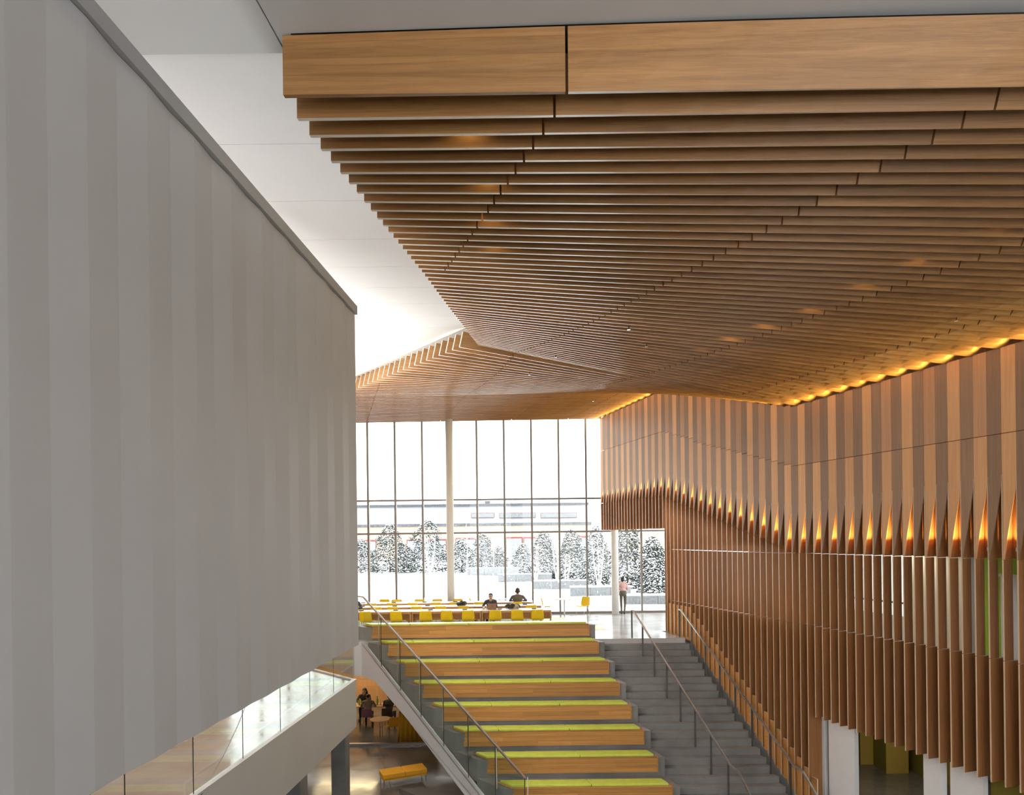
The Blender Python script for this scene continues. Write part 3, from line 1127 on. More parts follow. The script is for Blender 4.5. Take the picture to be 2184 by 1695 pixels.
def conifer(cx, base_y, top_y, wpx, label, seed, dens=1.0):
    r_ = random.Random(seed)
    q = PZ(cx, base_y, -0.05)
    q = P(cx, base_y, q.y + 1.4)
    d = q.y
    h = (base_y - top_y) * d / F
    Rr = wpx * d / F / 2
    t = tag(empty('pine_tree', (q.x, d, -0.05)), label, 'tree', 'snowy pines outside the window')
    MB().tube([(0, 0, 0), (0, 0, h * 0.5), (0.03, 0, h * 0.97)], [0.09, 0.06, 0.01], 6).build('trunk', M['bark'], t)
    fol, snw = MB(), MB()
    n = int(2300 * dens)
    lob = [(r_.uniform(0, 6.28), r_.uniform(0.1, 0.85), r_.uniform(0.6, 1.35)) for _ in range(20)]
    for k in range(n):
        tt = 1 - (1 - r_.random()) ** 0.72
        tt = min(tt, 0.99)
        a = r_.uniform(0, 6.283)
        rr = Rr * 1.12 * ((1 - tt) ** 0.5) * (1.0 if tt > 0.12 else 0.85)
        for (la, lt, lm) in lob:
            if abs((a - la + 3.14) % 6.28 - 3.14) < 0.6 and abs(tt - lt) < 0.09:
                rr *= lm
        rad = rr * r_.uniform(0.45, 1.0) ** 0.5
        c = Vector((math.cos(a) * rad, math.sin(a) * rad, tt * h * 0.97 + 0.08))
        s = r_.uniform(0.06, 0.13) * (0.75 + 0.35 * Rr)
        out = Vector((math.cos(a), math.sin(a), r_.uniform(-0.55, 0.25))).normalized()
        side = out.cross(Vector((0, 0, 1))).normalized()
        up = side.cross(out).normalized()
        fol.add([c - side * s * 0.5 - up * s * 0.25, c + out * s * 0.5 - up * s * 0.5, c + side * s * 0.5 - up * s * 0.2, c + out * s * 1.1 - up * s * 0.25, c + up * s * 0.3],
                [(0, 1, 4), (1, 3, 4), (3, 2, 4), (1, 2, 3)], 0)
        if r_.random() < 0.72:
            s2 = s * r_.uniform(0.6, 1.15)
            c2 = c + up * s * 0.42 + out * s * 0.35
            snw.add([c2 - side * s2 * 0.55, c2 + out * s2 * 0.6 - up * s2 * 0.2, c2 + side * s2 * 0.55, c2 - out * s2 * 0.4, c2 + up * s2 * 0.28],
                    [(0, 1, 4), (1, 2, 4), (2, 3, 4), (3, 0, 4)], 0)
    fol.build('foliage', M['needle'], t)
    snw.build('snow_load', M['snow'], t)
    return t


TREES = [(770, 1223, 1150, 60, 'snowy pine cut off by the white wall at far left'),
         (832, 1222, 1118, 74, 'snow laden pine with a thin spire left of the fluted wall gap'),
         (862, 1221, 1160, 56, 'short wide snowy pine between two taller ones on the left'),
         (914, 1221, 1108, 82, 'tallest snowy pine behind the pale birch left of the column'),
         (985, 1222, 1150, 60, 'snowy pine just right of the tall white column'),
         (1028, 1213, 1136, 54, 'dark snowy pine above the farthest stone wall'),
         (1066, 1211, 1164, 34, 'small slim snowy pine before the red framed far window'),
         (1117, 1224, 1160, 44, 'low snowy pine between far window and birch stems'),
         (1160, 1236, 1131, 62, 'broad snowy pine behind the thin birch clump'),
         (1220, 1238, 1129, 66, 'full snowy pine behind the leaning birches'),
         (1272, 1250, 1122, 60, 'snowy pine beside the round column on its left'),
         (1338, 1258, 1100, 66, 'large snowy pine directly behind the standing woman'),
         (1392, 1268, 1146, 70, 'bushy snowy pine at the right edge of the opening')]
TREES[1] = (832, 1222, 1118, 74, 'snow laden pine with a thin spire at the left of the window')
for k, (a, b, c, w, lab) in enumerate(TREES):
    conifer(a, b, c, w, lab, 40 + k, 1.0 if k < 8 else 1.5)


def birch(cx, base_y, h_px, stems, label, seed):
    r_ = random.Random(seed)
    q = PZ(cx, base_y, -0.05)
    d = q.y
    h = h_px * d / F
    t = tag(empty('birch_tree', (q.x, d, -0.05)), label, 'tree', 'bare birches outside the window')
    for s in range(stems):
        ang = (s - (stems - 1) / 2) * 0.17 + r_.uniform(-0.05, 0.05)
        pts = [Vector((0.05 * s, 0, 0))]
        for k in range(1, 7):
            pts.append(pts[-1] + Vector((math.sin(ang) * h / 6 + r_.uniform(-0.05, 0.05), r_.uniform(-0.05, 0.05), h / 6 * math.cos(ang))))
            ang *= 0.8
        rr = [0.065, 0.055, 0.045, 0.036, 0.027, 0.018, 0.008]
        st = MB().tube(pts, rr, 6).build('stem', M['birch'], t)
        tw = MB()
        for k in range(2, 7):
            for e in range(5):
                b0 = pts[k]
                dx = r_.uniform(-0.7, 0.7)
                b1 = b0 + Vector((dx, r_.uniform(-0.4, 0.4), r_.uniform(0.3, 0.9))) * (h / 6)
                tw.tube([b0, (b0 + b1) / 2 + Vector((0, 0, 0.05)), b1], [0.012, 0.008, 0.004], 4)
        tw.build('twig', M['birch'], st)


for k, a in enumerate([(916, 1226, 88, 3, 'pale three stemmed birch left of the tall column'),
                       (996, 1224, 110, 1, 'single slender birch right of the tall column'),
                       (1054, 1213, 80, 1, 'thin lone birch before the far stone wall'),
                       (1142, 1240, 70, 3, 'little clump of straight birch stems before the pines'),
                       (1187, 1238, 95, 3, 'birch clump rising behind the third stone wall'),
                       (1207, 1249, 60, 2, 'leaning twin birch before the third stone wall'),
                       (1275, 1252, 110, 3, 'large white birch clump left of the round column')]):
    birch(a[0], a[1], a[2], a[3], a[4], 70 + k)

# stone garden walls under snow caps
for k, (x0, x1, yt, yb, lab) in enumerate([(996, 1106, 1211, 1226, 'farthest low granite wall in the snow'),
                                           (1062, 1177, 1224, 1239.5, 'second farthest low granite wall in the snow'),
                                           (1136, 1255, 1238, 1254.5, 'middle low granite wall in the snow'),
                                           (1216, 1346, 1251, 1269.5, 'second nearest low granite wall in the snow'),
                                           (1331, 1440, 1269, 1288, 'nearest low granite wall seen through the opening')]):
    q = PZ((x0 + x1) / 2, yb, -0.05)
    d = q.y
    sw = tag(empty('granite_wall', (q.x, d, -0.08)), lab, 'wall', 'granite walls in the snow')
    h = (yb - yt) * d / F
    xa, xb = P(x0, yb, d).x - q.x, P(x1, yb, d).x - q.x
    nb = 3
    for e in range(nb):
        a, b = xa + (xb - xa) * e / nb, xa + (xb - xa) * (e + 1) / nb
        MB().box(a + 0.008, b - 0.008, 0, 0.6, 0, h).build('stone_block', M['stone'], sw)
    MB().box(xa - 0.02, xb + 0.02, -0.03, 0.63, h, h + 0.07).build('snow_cap', M['snow'], sw, bevel=0.03)

# far building
bd = empty('long_building', (0, 110, 0))
tag(bd, 'long pale low building with dark roof edges and red window frames', 'building')


def far_box(x0, x1, y0, y1, d, th, mat, name, parent=bd):
    xm = (x0 + x1) / 2
    mb = MB().box(P(x0, y1, d).x, P(x1, y0, d).x, d - 110, d - 110 + th, P(xm, y1, d).z, P(xm, y0, d).z)
    return mb.build(name, mat, parent)


far_box(700, 1262, 1119, 1200, 110, 6, M['tan_brick'], 'brick_wall')
far_box(700, 1262, 1116, 1122, 109.7, 6.3, M['band'], 'roof_edge')
far_box(750, 1255, 1078, 1118, 118, 8, M['pale_metal'], 'upper_storey')
far_box(750, 1256, 1074, 1079, 117.6, 8.4, M['band'], 'roof_edge')
far_box(1034, 1044, 1068, 1074, 119, 1.5, M['band'], 'roof_vent')
for (x0, x1) in ((1005, 1054), (1065, 1142), (1153, 1230)):
    f = far_box(x0, x1, 1093, 1104, 117.8, 0.3, M['red_frame'], 'window')
    far_box(x0 + 0.7, x1 - 0.7, 1093.8, 1103.2, 117.7, 0.15, M['far_glass'], 'pane', f)
for (x0, x1, y0, y1) in ((700, 802, 1152, 1200), (868, 952, 1150, 1200), (972, 1046, 1147, 1200), (1079, 1114, 1145, 1206), (1117, 1150, 1145, 1206), (1232, 1262, 1143, 1200)):
    f = far_box(x0, x1, y0, y1, 109.8, 0.4, M['red_frame'], 'window')
    far_box(x0 + 1.5, x1 - 1.5, y0 + 3, y1 - 2, 109.6, 0.3, M['far_glass'], 'pane', f)
ann = empty('brick_annex', (0, 110, 0))
tag(ann, 'tan brick annex with white pilaster far right through the opening', 'building')
far_box(1290, 1460, 1136, 1200, 104, 6, M['tan_brick'], 'brick_wall', ann)
far_box(1382, 1389, 1136, 1200, 103.8, 0.4, M['snow'], 'pilaster', ann)
far_box(1290, 1460, 1130, 1136, 103.7, 6.3, M['snow'], 'roof_edge', ann)
for k, (x, yt, lab) in enumerate([(814, 1008, 'thin bare mast left of the street lamps'), (833.5, 1046, 'street lamp with double arm far left beyond the roof'),
                                  (925, 1039, 'street lamp with short arm near the tall column'), (1090, 1037, 'street lamp with short arm right of the tall column')]):
    p0, p1 = P(x, 1078, 135), P(x, yt, 135)
    t = tag(empty('street_lamp', (p0.x, 135, 0)), lab, 'street lamp', 'lamp posts beyond the building')
    MB().tube([(0, 0, -0.1), (0, 0, p1.z)], [0.09, 0.05], 6).build('pole', M['mullion'], t)
    if k:
        MB().bar((-0.45, 0, p1.z), (0.45, 0, p1.z), 0.2, 0.12).build('lamp_head', M['mullion'], t)

sf = MB()
rs = random.Random(5)
for _ in range(380):
    d = rs.uniform(33.4, 42) if rs.random() < 0.5 else rs.uniform(42, 60)
    q = P(rs.uniform(765, 1425), rs.uniform(1130, 1290), d)
    sf.ball(q, rs.uniform(0.015, 0.05), n=6, rings=4)
tag(sf.build('snowfall', M['snow']), 'falling snowflakes in the air outside the window', 'snow', kind='stuff')

# ================================================================== FURNITURE
ROWY = [26.95, 28.65, 30.25]      # front edges of the three rows of tables
TD = 0.78


def table(name, x0, x1, y, label):
    t = tag(empty(name, ((x0 + x1) / 2, y + TD / 2, 0)), label, 'table', 'long work tables')
    L = x1 - x0
    MB().box(-L / 2, L / 2, -TD / 2, TD / 2, 0.735, 0.757).build('table_top', M['white_top'], t, bevel=0.003)
    for s in (-1, 1):
        MB().box(-L / 2, L / 2, s * TD / 2 - (0.03 if s > 0 else 0), s * TD / 2 + (0.03 if s < 0 else 0), 0.665, 0.734).build('apron', M['oak_table'], t)
        MB().box(s * L / 2 - (0.055 if s > 0 else 0), s * L / 2 + (0.055 if s < 0 else 0), -TD / 2 + 0.031, TD / 2 - 0.031, 0.0, 0.734).build('end_panel', M['oak_table'], t)
    MB().box(-L / 2 + 0.056, L / 2 - 0.056, -0.02, 0.02, 0.38, 0.734).build('modesty_panel', M['oak_table'], t)
    for k in range(2):
        MB().box(-L / 4 + k * L / 2 - 0.09, -L / 4 + k * L / 2 + 0.09, -0.03, 0.03, 0.7575, 0.79).build('power_outlet', M['black'], t)
    return t


XR_ = [-0.14, -0.56, -0.97]
rown = ['front', 'middle', 'back']
for r in range(3):
    x1 = XR_[r]
    for k in range(4):
        nm = ['right end', 'second from the right', 'third from the right', 'left end behind the white wall'][k]
        table('work_table', x1 - 2.68, x1 - 0.01, ROWY[r], 'long white topped oak work table, %s of the %s row' % (nm, rown[r]))
        x1 -= 2.69


def make_chair():
    c = empty('shell_chair')
    prof = [(0.235, 0.425), (0.20, 0.442), (0.08, 0.448), (-0.06, 0.438), (-0.15, 0.438), (-0.195, 0.462), (-0.22, 0.52), (-0.238, 0.60), (-0.258, 0.70), (-0.275, 0.79), (-0.285, 0.835)]
    wid = [0.40, 0.44, 0.46, 0.46, 0.455, 0.46, 0.475, 0.475, 0.455, 0.43, 0.385]
    mb = MB()
    nx_ = 8
    for side in (0, 1):
        for (py, pz), w in zip(prof, wid):
            for k in range(nx_ + 1):
                u = -1 + 2 * k / nx_
                x = u * w / 2
                back = pz > 0.47
                lift = 0.0 if back else 0.022 * u * u
                fwd = 0.045 * u * u if back else 0.0
                off = -0.014 * side
                mb.v.append((x, py + fwd + (off if back else 0), pz + lift + (0 if back else off)))
    n1 = len(prof) * (nx_ + 1)
    for i in range(len(prof) - 1):
        for k in range(nx_):
            a = i * (nx_ + 1) + k
            mb.f.append([a, a + nx_ + 1, a + nx_ + 2, a + 1])
            mb.m.append(0)
            mb.f.append([n1 + a, n1 + a + 1, n1 + a + nx_ + 2, n1 + a + nx_ + 1])
            mb.m.append(0)
    rim = [k for k in range(nx_ + 1)] + [i * (nx_ + 1) + nx_ for i in range(1, len(prof))] + [(len(prof) - 1) * (nx_ + 1) + k for k in range(nx_ - 1, -1, -1)] + [i * (nx_ + 1) for i in range(len(prof) - 2, 0, -1)]
    for a, b in zip(rim, rim[1:] + rim[:1]):
        mb.f.append([a, b, n1 + b, n1 + a])
        mb.m.append(0)
    mb.build('seat_shell', M['yellow'], c, smooth=True)
    for sx in (-1, 1):
        for (sy, y0, y1) in ((1, 0.13, 0.21), (-1, -0.10, -0.24)):
            MB().tube([(sx * 0.12, y0 * 0.6, 0.418), (sx * 0.185, y0, 0.40), (sx * 0.23, y1, 0.0)], 0.009, 6).build('leg', M['chrome'], c, smooth=True)
    MB().box(-0.12, 0.12, -0.10, 0.12, 0.412, 0.424).build('under_frame', M['chrome'], c)
    return c


chair0 = make_chair()
first_chair = [True]


def chair(x, y, rz, label, group):
    c = chair0 if first_chair[0] else copy_tree(chair0)
    first_chair[0] = False
    c.location = (x, y, 0)
    c.rotation_euler = (0, 0, rz)
    tag(c, label, 'chair', group)
    return c


rc = random.Random(9)
rows = [[731, 783, 848.5, 908.5, 956, 1000, 1056, 1105, 1146.7],
        [804.5, 842, 892, 941, 990, 1133],
        [797, 839, 884.5, 932, 970, 1023]]
for r, xs2 in enumerate(rows):
    yc = ROWY[r] - 0.33
    for k, px in enumerate(xs2):
        x = P(px, 1310, yc).x
        chair(x, yc, rc.uniform(-0.16, 0.16), 'yellow shell chair, %s from the left along the %s row of tables' % (ORD[k], rown[r]), 'yellow chairs at the work tables')
for k, px in enumerate([845, 892, 932, 974]):
    y = ROWY[2] + TD + 0.10
    chair(P(px, 1300, y).x, y, math.pi + rc.uniform(-0.2, 0.2), 'yellow shell chair, %s from the left on the far side of the back tables' % ORD[k], 'yellow chairs at the work tables')


def cafe_table(px, y, r, label):
    q = P(px, 1280, y)
    t = tag(empty('cafe_table', (q.x, y, 0)), label, 'table', 'round cafe tables by the window')
    MB().lathe([(r - 0.01, 0.735), (r, 0.742), (r, 0.757), (r - 0.01, 0.762)], (0, 0, 0), 32).build('table_top', M['grey_soffit'], t)
    MB().tube([(0, 0, 0.01), (0, 0, 0.735)], 0.032, 12).build('pedestal', M['chrome'], t)
    MB().lathe([(0.24, 0.0), (0.24, 0.008), (0.05, 0.016)], (0, 0, 0), 24).build('base', M['chrome'], t)
    return t


cafe_table(1203.5, 31.55, 0.46, 'round white cafe table with two yellow chairs beside the right window bay')
cafe_table(851, 31.88, 0.42, 'round white cafe table by the window at the left')
cafe_table(1066, 31.88, 0.40, 'round white cafe table by the window behind the man at the laptop')
WG = 'yellow chairs by the window'
chair(P(1167, 1290, 31.5).x, 31.5, -math.pi / 2, 'yellow chair in profile left of the right cafe table', WG)
chair(P(1243, 1290, 31.5).x, 31.5, 2.45, 'yellow chair turned away right of the right cafe table', WG)
chair(P(820, 1290, 31.92).x, 31.92, 0.25, 'yellow chair left of the leftmost cafe table', WG)
chair(P(893, 1290, 31.92).x, 31.92, 1.75, 'yellow chair in profile right of the leftmost cafe table', WG)
chair(P(1014, 1290, 31.92).x, 31.92, -1.35, 'yellow chair in profile by the window left of the seated man', WG)

# small things
rug = MB().prism([(-9.0, 26.72), (2.09, 26.72), (0.3, 30.9), (-9.0, 30.9)], 0.0, 0.004)
M['rug'] = plain('pale_green_rug', (0.66, 0.69, 0.46), 0.9, noise=0.06, nscale=30)
tag(rug.build('rug', M['rug']), 'large flat pale green rug under the work tables', 'rug')

q = PZ(773, 1343, 0.33)
q.y += 0.35
st = tag(empty('side_table', (q.x - 0.15, q.y, 0)), 'low round white side table beside the glass at far left', 'table')
MB().lathe([(0.36, 0.30), (0.37, 0.32), (0.36, 0.33)], (0, 0, 0), 28).build('table_top', M['white_top'], st)
MB().tube([(0, 0, 0.01), (0, 0, 0.30)], 0.03, 10).build('pedestal', M['chrome'], st)
MB().lathe([(0.22, 0), (0.22, 0.01)], (0, 0, 0), 20).build('base', M['chrome'], st)
MB().box(-0.12, 0.12, -0.08, 0.08, 0, 0.05).build('book', M['dark_steel'])
tag(bpy.data.objects['book'], 'small dark closed book on the low round side table', 'book').location = (q.x + 0.05, q.y, 0.3305)

M['laptop'] = plain('copper_laptop_shell', (0.30, 0.16, 0.085), 0.45, 0.2, noise=0.05)
LX = P(1049.5, 1290, 27.25).x
lp = tag(empty('laptop', (LX, 27.28, 0.7575)), 'brown laptop open in front of the man in dark sweater', 'laptop')
MB().box(-0.165, 0.165, -0.02, 0.21, 0.0, 0.016).build('base', M['black'], lp, bevel=0.003)
MB().hexa([(-0.165, -0.02, 0.016), (0.165, -0.02, 0.016), (0.165, -0.012, 0.016), (-0.165, -0.012, 0.016), (-0.165, -0.085, 0.235), (0.165, -0.085, 0.235), (0.165, -0.077, 0.238), (-0.165, -0.077, 0.238)]).build('lid', M['laptop'], lp)
MB().box(-0.012, 0.012, -0.062, -0.058, 0.12, 0.145).build('emblem', M['black'], lp)
cu = tag(empty('paper_cup', (LX - 0.32, 27.25, 0.7575)), 'white paper coffee cup with brown sleeve left of the laptop', 'cup')
MB().lathe([(0.03, 0), (0.042, 0.11)], (0, 0, 0), 16).build('cup_body', M['white_top'], cu, smooth=True)
MB().lathe([(0.0355, 0.03), (0.041, 0.08)], (0, 0, 0), 16).build('sleeve', M['oak_table'], cu, smooth=True)
MB().lathe([(0.044, 0.11), (0.043, 0.122), (0.03, 0.126)], (0, 0, 0), 16).build('lid', M['white_top'], cu)


def lump(name, px, y, w, h, mats, label, seed):
    r_ = random.Random(seed)
    q = P(px, 1290, y)
    t = tag(empty(name, (q.x, y, 0.7575)), label, 'bag')
    for k, m in enumerate(mats):
        mb = MB()
        mb.ball((r_.uniform(-w, w) * 0.18, r_.uniform(-0.05, 0.05), h * 0.5), (w * 0.5 * (1 - 0.25 * k), 0.16 - 0.03 * k, h * 0.5), n=16, rings=10)
        mb.v = [(v[0] + 0.04 * math.sin(9 * v[1] + 7 * v[2] + k), v[1] + 0.03 * math.sin(11 * v[0] + k), max(0.001, v[2] + 0.025 * math.sin(17 * v[0] + 3 * k))) for v in mb.v]
        mb.build(['bag_body', 'flap', 'scarf'][k], m, t, smooth=True)
    MB().tube([(-w * 0.3, -0.1, h * 0.5), (-w * 0.45, -0.17, 0.03), (0, -0.2, 0.02), (w * 0.35, -0.16, 0.03), (w * 0.3, -0.05, h * 0.6)], 0.012, 6).build('strap', mats[-1], t, smooth=True)
    return t


M['camo'] = plain('olive_bag_cloth', (0.055, 0.048, 0.035), 0.9, noise=0.6, nscale=14)
M['tan_cloth'] = plain('tan_cloth', (0.42, 0.33, 0.22), 0.9, noise=0.25, nscale=14)
lump('shoulder_bag', 1095, 27.45, 0.62, 0.20, [M['camo'], M['black'], M['tan_cloth']], 'dark crumpled bag on the front table right of the laptop', 3)
lump('backpack', 986, 28.9, 0.42, 0.20, [M['black'], M['camo'], M['tan_cloth']], 'black backpack with tan strap on the middle row table', 4)
PH = tag(MB().box(-0.07, 0.07, -0.04, 0.04, 0, 0.01).build('phone', M['black'], bevel=0.003), 'dark phone lying on the front table left of the laptop', 'phone')
PH.location = (LX - 0.75, 27.3, 0.758)

# orange bench on the lower floor
ob = tag(empty('orange_bench', (-5.1, 23.32, LOW), math.atan2(0.62, 1.30)), 'long orange upholstered bench on slim legs on the lower floor', 'bench')
for (a, b) in ((-0.73, -0.004), (0.004, 0.73)):
    MB().box(a, b, -0.32, 0.32, 0.25, 0.42).build('cushion', M['orange'], ob, bevel=0.03)
MB().box(-0.71, 0.71, -0.30, 0.30, 0.205, 0.249).build('seat_frame', M['orange'], ob)
for sx in (-0.69, 0.69):
    for sy in (-0.27, 0.27):
        MB().tube([(sx, sy, 0.0), (sx, sy, 0.205)], 0.011, 8).build('leg', M['chrome'], ob)

# ================================================================== PEOPLE
M['skin'] = plain('skin', (0.50, 0.30, 0.21), 0.55, noise=0.05)
M['hair_dark'] = plain('dark_hair', (0.025, 0.017, 0.013), 0.6, noise=0.3, nscale=30)
M['sweater'] = plain('charcoal_knit', (0.055, 0.052, 0.055), 0.9, noise=0.2, nscale=40)
M['jacket'] = plain('brown_jacket', (0.12, 0.095, 0.08), 0.85, noise=0.15, nscale=20)
M['pink'] = plain('pink_knit', (0.62, 0.40, 0.37), 0.9, noise=0.08, nscale=40)
M['trouser'] = plain('olive_trousers', (0.11, 0.095, 0.065), 0.85, noise=0.15, nscale=20)
M['denim'] = plain('dark_denim', (0.035, 0.04, 0.05), 0.85, noise=0.15, nscale=20)
M['shoe'] = plain('black_shoe_leather', (0.02, 0.018, 0.016), 0.5, noise=0.1)
M['hoodie'] = plain('sand_hoodie', (0.34, 0.26, 0.17), 0.9, noise=0.1, nscale=25)
M['greywool'] = plain('grey_wool', (0.10, 0.10, 0.105), 0.9, noise=0.15, nscale=25)


def capsule(mb, p, q, r0, r1, n=12):
    p, q = Vector(p), Vector(q)
    t = (q - p).normalized()
    pts, rs = [], []
    for a in (-80, -50, -20):
        pts.append(p + t * (r0 * math.sin(math.radians(a))))
        rs.append(r0 * math.cos(math.radians(a)))
    for k in range(0, 4):
        pts.append(p + (q - p) * (k / 3))
        rs.append(r0 + (r1 - r0) * k / 3)
    for a in (20, 50, 80):
        pts.append(q + t * (r1 * math.sin(math.radians(a))))
        rs.append(r1 * math.cos(math.radians(a)))
    mb.tube(pts, rs, n)


def hand(segs, wrist, direction, palm_n, curl=0.5, r=0.010):
    """palm plus five bent fingers; direction = along the palm, palm_n = out of the palm"""
    w, f, nn = Vector(wrist), Vector(direction).normalized(), Vector(palm_n).normalized()
    s = f.cross(nn).normalized()
    for k in range(4):
        off = (k - 1.5) * 0.021
        base = w + f * 0.085 + s * off
        segs.append((w + f * 0.02 + s * off * 0.6, base, 0.016, 0.013, 'skin'))
        ln = [0.034, 0.040, 0.037, 0.029][k]
        a = base
        ang = curl * 0.5
        for j in range(3):
            d = f * math.cos(ang) + nn * math.sin(ang)
            b = a + d * ln * (1, 0.75, 0.6)[j]
            segs.append((a, b, r, r * 0.9, 'skin'))
            a = b
            ang += curl * 0.75
    a = w + f * 0.03 - s * 0.03
    b = a + (f * 0.5 - s * 0.7 + nn * 0.4).normalized() * 0.045
    c = b + (f * 0.8 - s * 0.2 + nn * 0.4).normalized() * 0.035
    segs.append((a, b, 0.013, 0.011, 'skin'))
    segs.append((b, c, 0.011, 0.009, 'skin'))


def dist_seg(p, a, b):
    ab = b - a
    t = max(0, min(1, (p - a).dot(ab) / max(ab.length_squared, 1e-9)))
    return (p - (a + ab * t)).length, t


def person(loc, rz, segs, balls, label, hair=None, extra=None, voxel=0.013):
    """one continuous body: primitives fused by a voxel remesh, coloured by the nearest limb"""
    t = tag(empty('person', loc, rz), label, 'person')
    mb = MB()
    for (a, b, r0, r1, m) in segs:
        capsule(mb, a, b, r0, r1)
    for (c, r, m) in balls:
        mb.ball(c, r, n=16, rings=10)
    me = bpy.data.meshes.new('raw')
    me.from_pydata(mb.v, [], mb.f)
    o = bpy.data.objects.new('raw', me)
    COL.objects.link(o)
    rm_ = o.modifiers.new('r', 'REMESH')
    rm_.mode = 'VOXEL'
    rm_.voxel_size = voxel
    sm = o.modifiers.new('s', 'SMOOTH')
    sm.factor = 0.5
    sm.iterations = 2
    dg = bpy.context.evaluated_depsgraph_get()
    body = bpy.data.meshes.new_from_object(o.evaluated_get(dg))
    bpy.data.objects.remove(o)
    names = sorted(set([s[4] for s in segs] + [b[2] for b in balls]))
    body.materials.clear()
    for n_ in names:
        body.materials.append(M[n_])
    S_ = [(Vector(a), Vector(b), r0, r1, names.index(m)) for (a, b, r0, r1, m) in segs]
    B_ = [(Vector(c), r if isinstance(r, (tuple, list)) else (r, r, r), names.index(m)) for (c, r, m) in balls]
    for p in body.polygons:
        c = p.center
        best, bi = 1e9, 0
        for (a, b, r0, r1, mi) in S_:
            dd, tt = dist_seg(c, a, b)
            dd -= r0 + (r1 - r0) * tt
            if dd < best:
                best, bi = dd, mi
        for (bc, r, mi) in B_:
            v = c - bc
            dd = (math.sqrt((v.x / r[0]) ** 2 + (v.y / r[1]) ** 2 + (v.z / r[2]) ** 2) - 1) * min(r)
            if dd < best:
                best, bi = dd, mi
        p.material_index = bi
        p.use_smooth = True
    ob = bpy.data.objects.new('body', body)
    COL.objects.link(ob)
    ob.parent = t
    if hair:
        hb = MB()
        for (c, r) in hair:
            hb.ball(c, r, n=16, rings=10)
        hb.build('hair', M['hair_dark'], t, smooth=True)
    if extra:
        for (nm, mbx, m) in extra:
            mbx.build(nm, m, t, smooth=True)
    return t


def torso(hip, chest, neck, m, w=1.0):
    hip, chest, neck = Vector(hip), Vector(chest), Vector(neck)
    midp = (hip + chest) / 2
    balls = [(hip, (0.175 * w, 0.13, 0.13), m), (midp, (0.155 * w, 0.115, 0.16), m), (chest, (0.185 * w, 0.125, 0.17), m), (chest + Vector((0, 0, 0.10)), (0.175 * w, 0.10, 0.08), m)]
    return balls


def head(c, fwd, balls, segs, neck, chest):
    c, f = Vector(c), Vector(fwd).normalized()
    s = f.cross(Vector((0, 0, 1))).normalized()
    balls.append((c, (0.078, 0.095, 0.112), 'skin'))
    balls.append((c + f * 0.03 - Vector((0, 0, 0.055)), (0.055, 0.060, 0.058), 'skin'))
    balls.append((c + f * 0.092 - Vector((0, 0, 0.022)), (0.015, 0.02, 0.022), 'skin'))
    for q in (-1, 1):
        balls.append((c + s * 0.08 * q - Vector((0, 0, 0.01)), (0.016, 0.024, 0.032), 'skin'))
    segs.append((c - Vector((0, 0, 0.06)) - f * 0.02, neck, 0.052, 0.058, 'skin'))


def seated(loc, rz, top, leg, label, arms, headpos, hair, lean=0.06, w=1.0, extra=None, feet='shoe'):
    segs, balls = [], []
    hip, chest, neck = (0, 0, 0.55), (0, lean, 0.92), (0, lean * 1.5 + 0.01, 1.08)
    balls += torso(hip, chest, neck, top, w)
    for q in (-1, 1):
        segs.append(((q * 0.09, 0.0, 0.52), (q * 0.13, 0.40, 0.51), 0.085, 0.062, leg))
        segs.append(((q * 0.13, 0.40, 0.51), (q * 0.13, 0.37, 0.10), 0.060, 0.043, leg))
        segs.append(((q * 0.13, 0.34, 0.05), (q * 0.14, 0.54, 0.035), 0.045, 0.034, feet))
        sh = Vector((q * 0.185 * w, lean * 1.2, 1.02))
        el, wr = arms[0 if q < 0 else 1][:2]
        segs.append((Vector((q * 0.06, lean * 1.3, 1.06)), sh, 0.062, 0.062, top))
        segs.append((sh, el, 0.060, 0.050, top))
        segs.append((el, wr, 0.048, 0.034, top))
        hd, pn, cu_ = arms[0 if q < 0 else 1][2:]
        hand(segs, wr, hd, pn, cu_)
    hp, hf = headpos
    head(hp, hf, balls, segs, neck, chest)
    return person(loc, rz, segs, balls, label, hair, extra)


# man at the laptop, facing the camera, chin on his left hand
eye = MB()
for q in (-1, 1):
    eye.ball((q * 0.030, 0.262, 1.225), (0.012, 0.008, 0.008), n=8, rings=6)
brow = MB()
for q in (-1, 1):
    brow.tube([(q * 0.014, 0.268, 1.243), (q * 0.046, 0.258, 1.248)], 0.006, 6)
mouth = MB().tube([(-0.022, 0.272, 1.160), (0.022, 0.272, 1.160)], 0.005, 6)
M['lip'] = plain('lip', (0.33, 0.14, 0.12), 0.5)
seated((P(1047.5, 1290, 28.08).x, 28.08, 0), math.pi, 'sweater', 'denim',
       'man in charcoal sweater facing us with chin on hand behind a laptop',
       [(Vector((-0.25, 0.42, 0.83)), Vector((-0.09, 0.33, 1.06)), (0.35, -0.2, 0.9), (0.6, 0.3, -0.1), 0.9),
        (Vector((0.29, 0.25, 0.86)), Vector((0.16, 0.50, 0.81)), (-0.35, 0.9, -0.05), (0, 0, -1), 0.3)],
       ((0, 0.17, 1.215), (0, 1, -0.1)),
       [((0, 0.135, 1.275), (0.088, 0.10, 0.075)), ((0, 0.10, 1.225), (0.088, 0.075, 0.10))], lean=0.13,
       extra=[('eye', eye, M['black']), ('eyebrow', brow, M['hair_dark']), ('mouth', mouth, M['lip'])])
chair(P(1047.5, 1290, 28.2).x, 28.22, math.pi, 'yellow shell chair under the man in charcoal sweater', 'yellow chairs at the work tables')

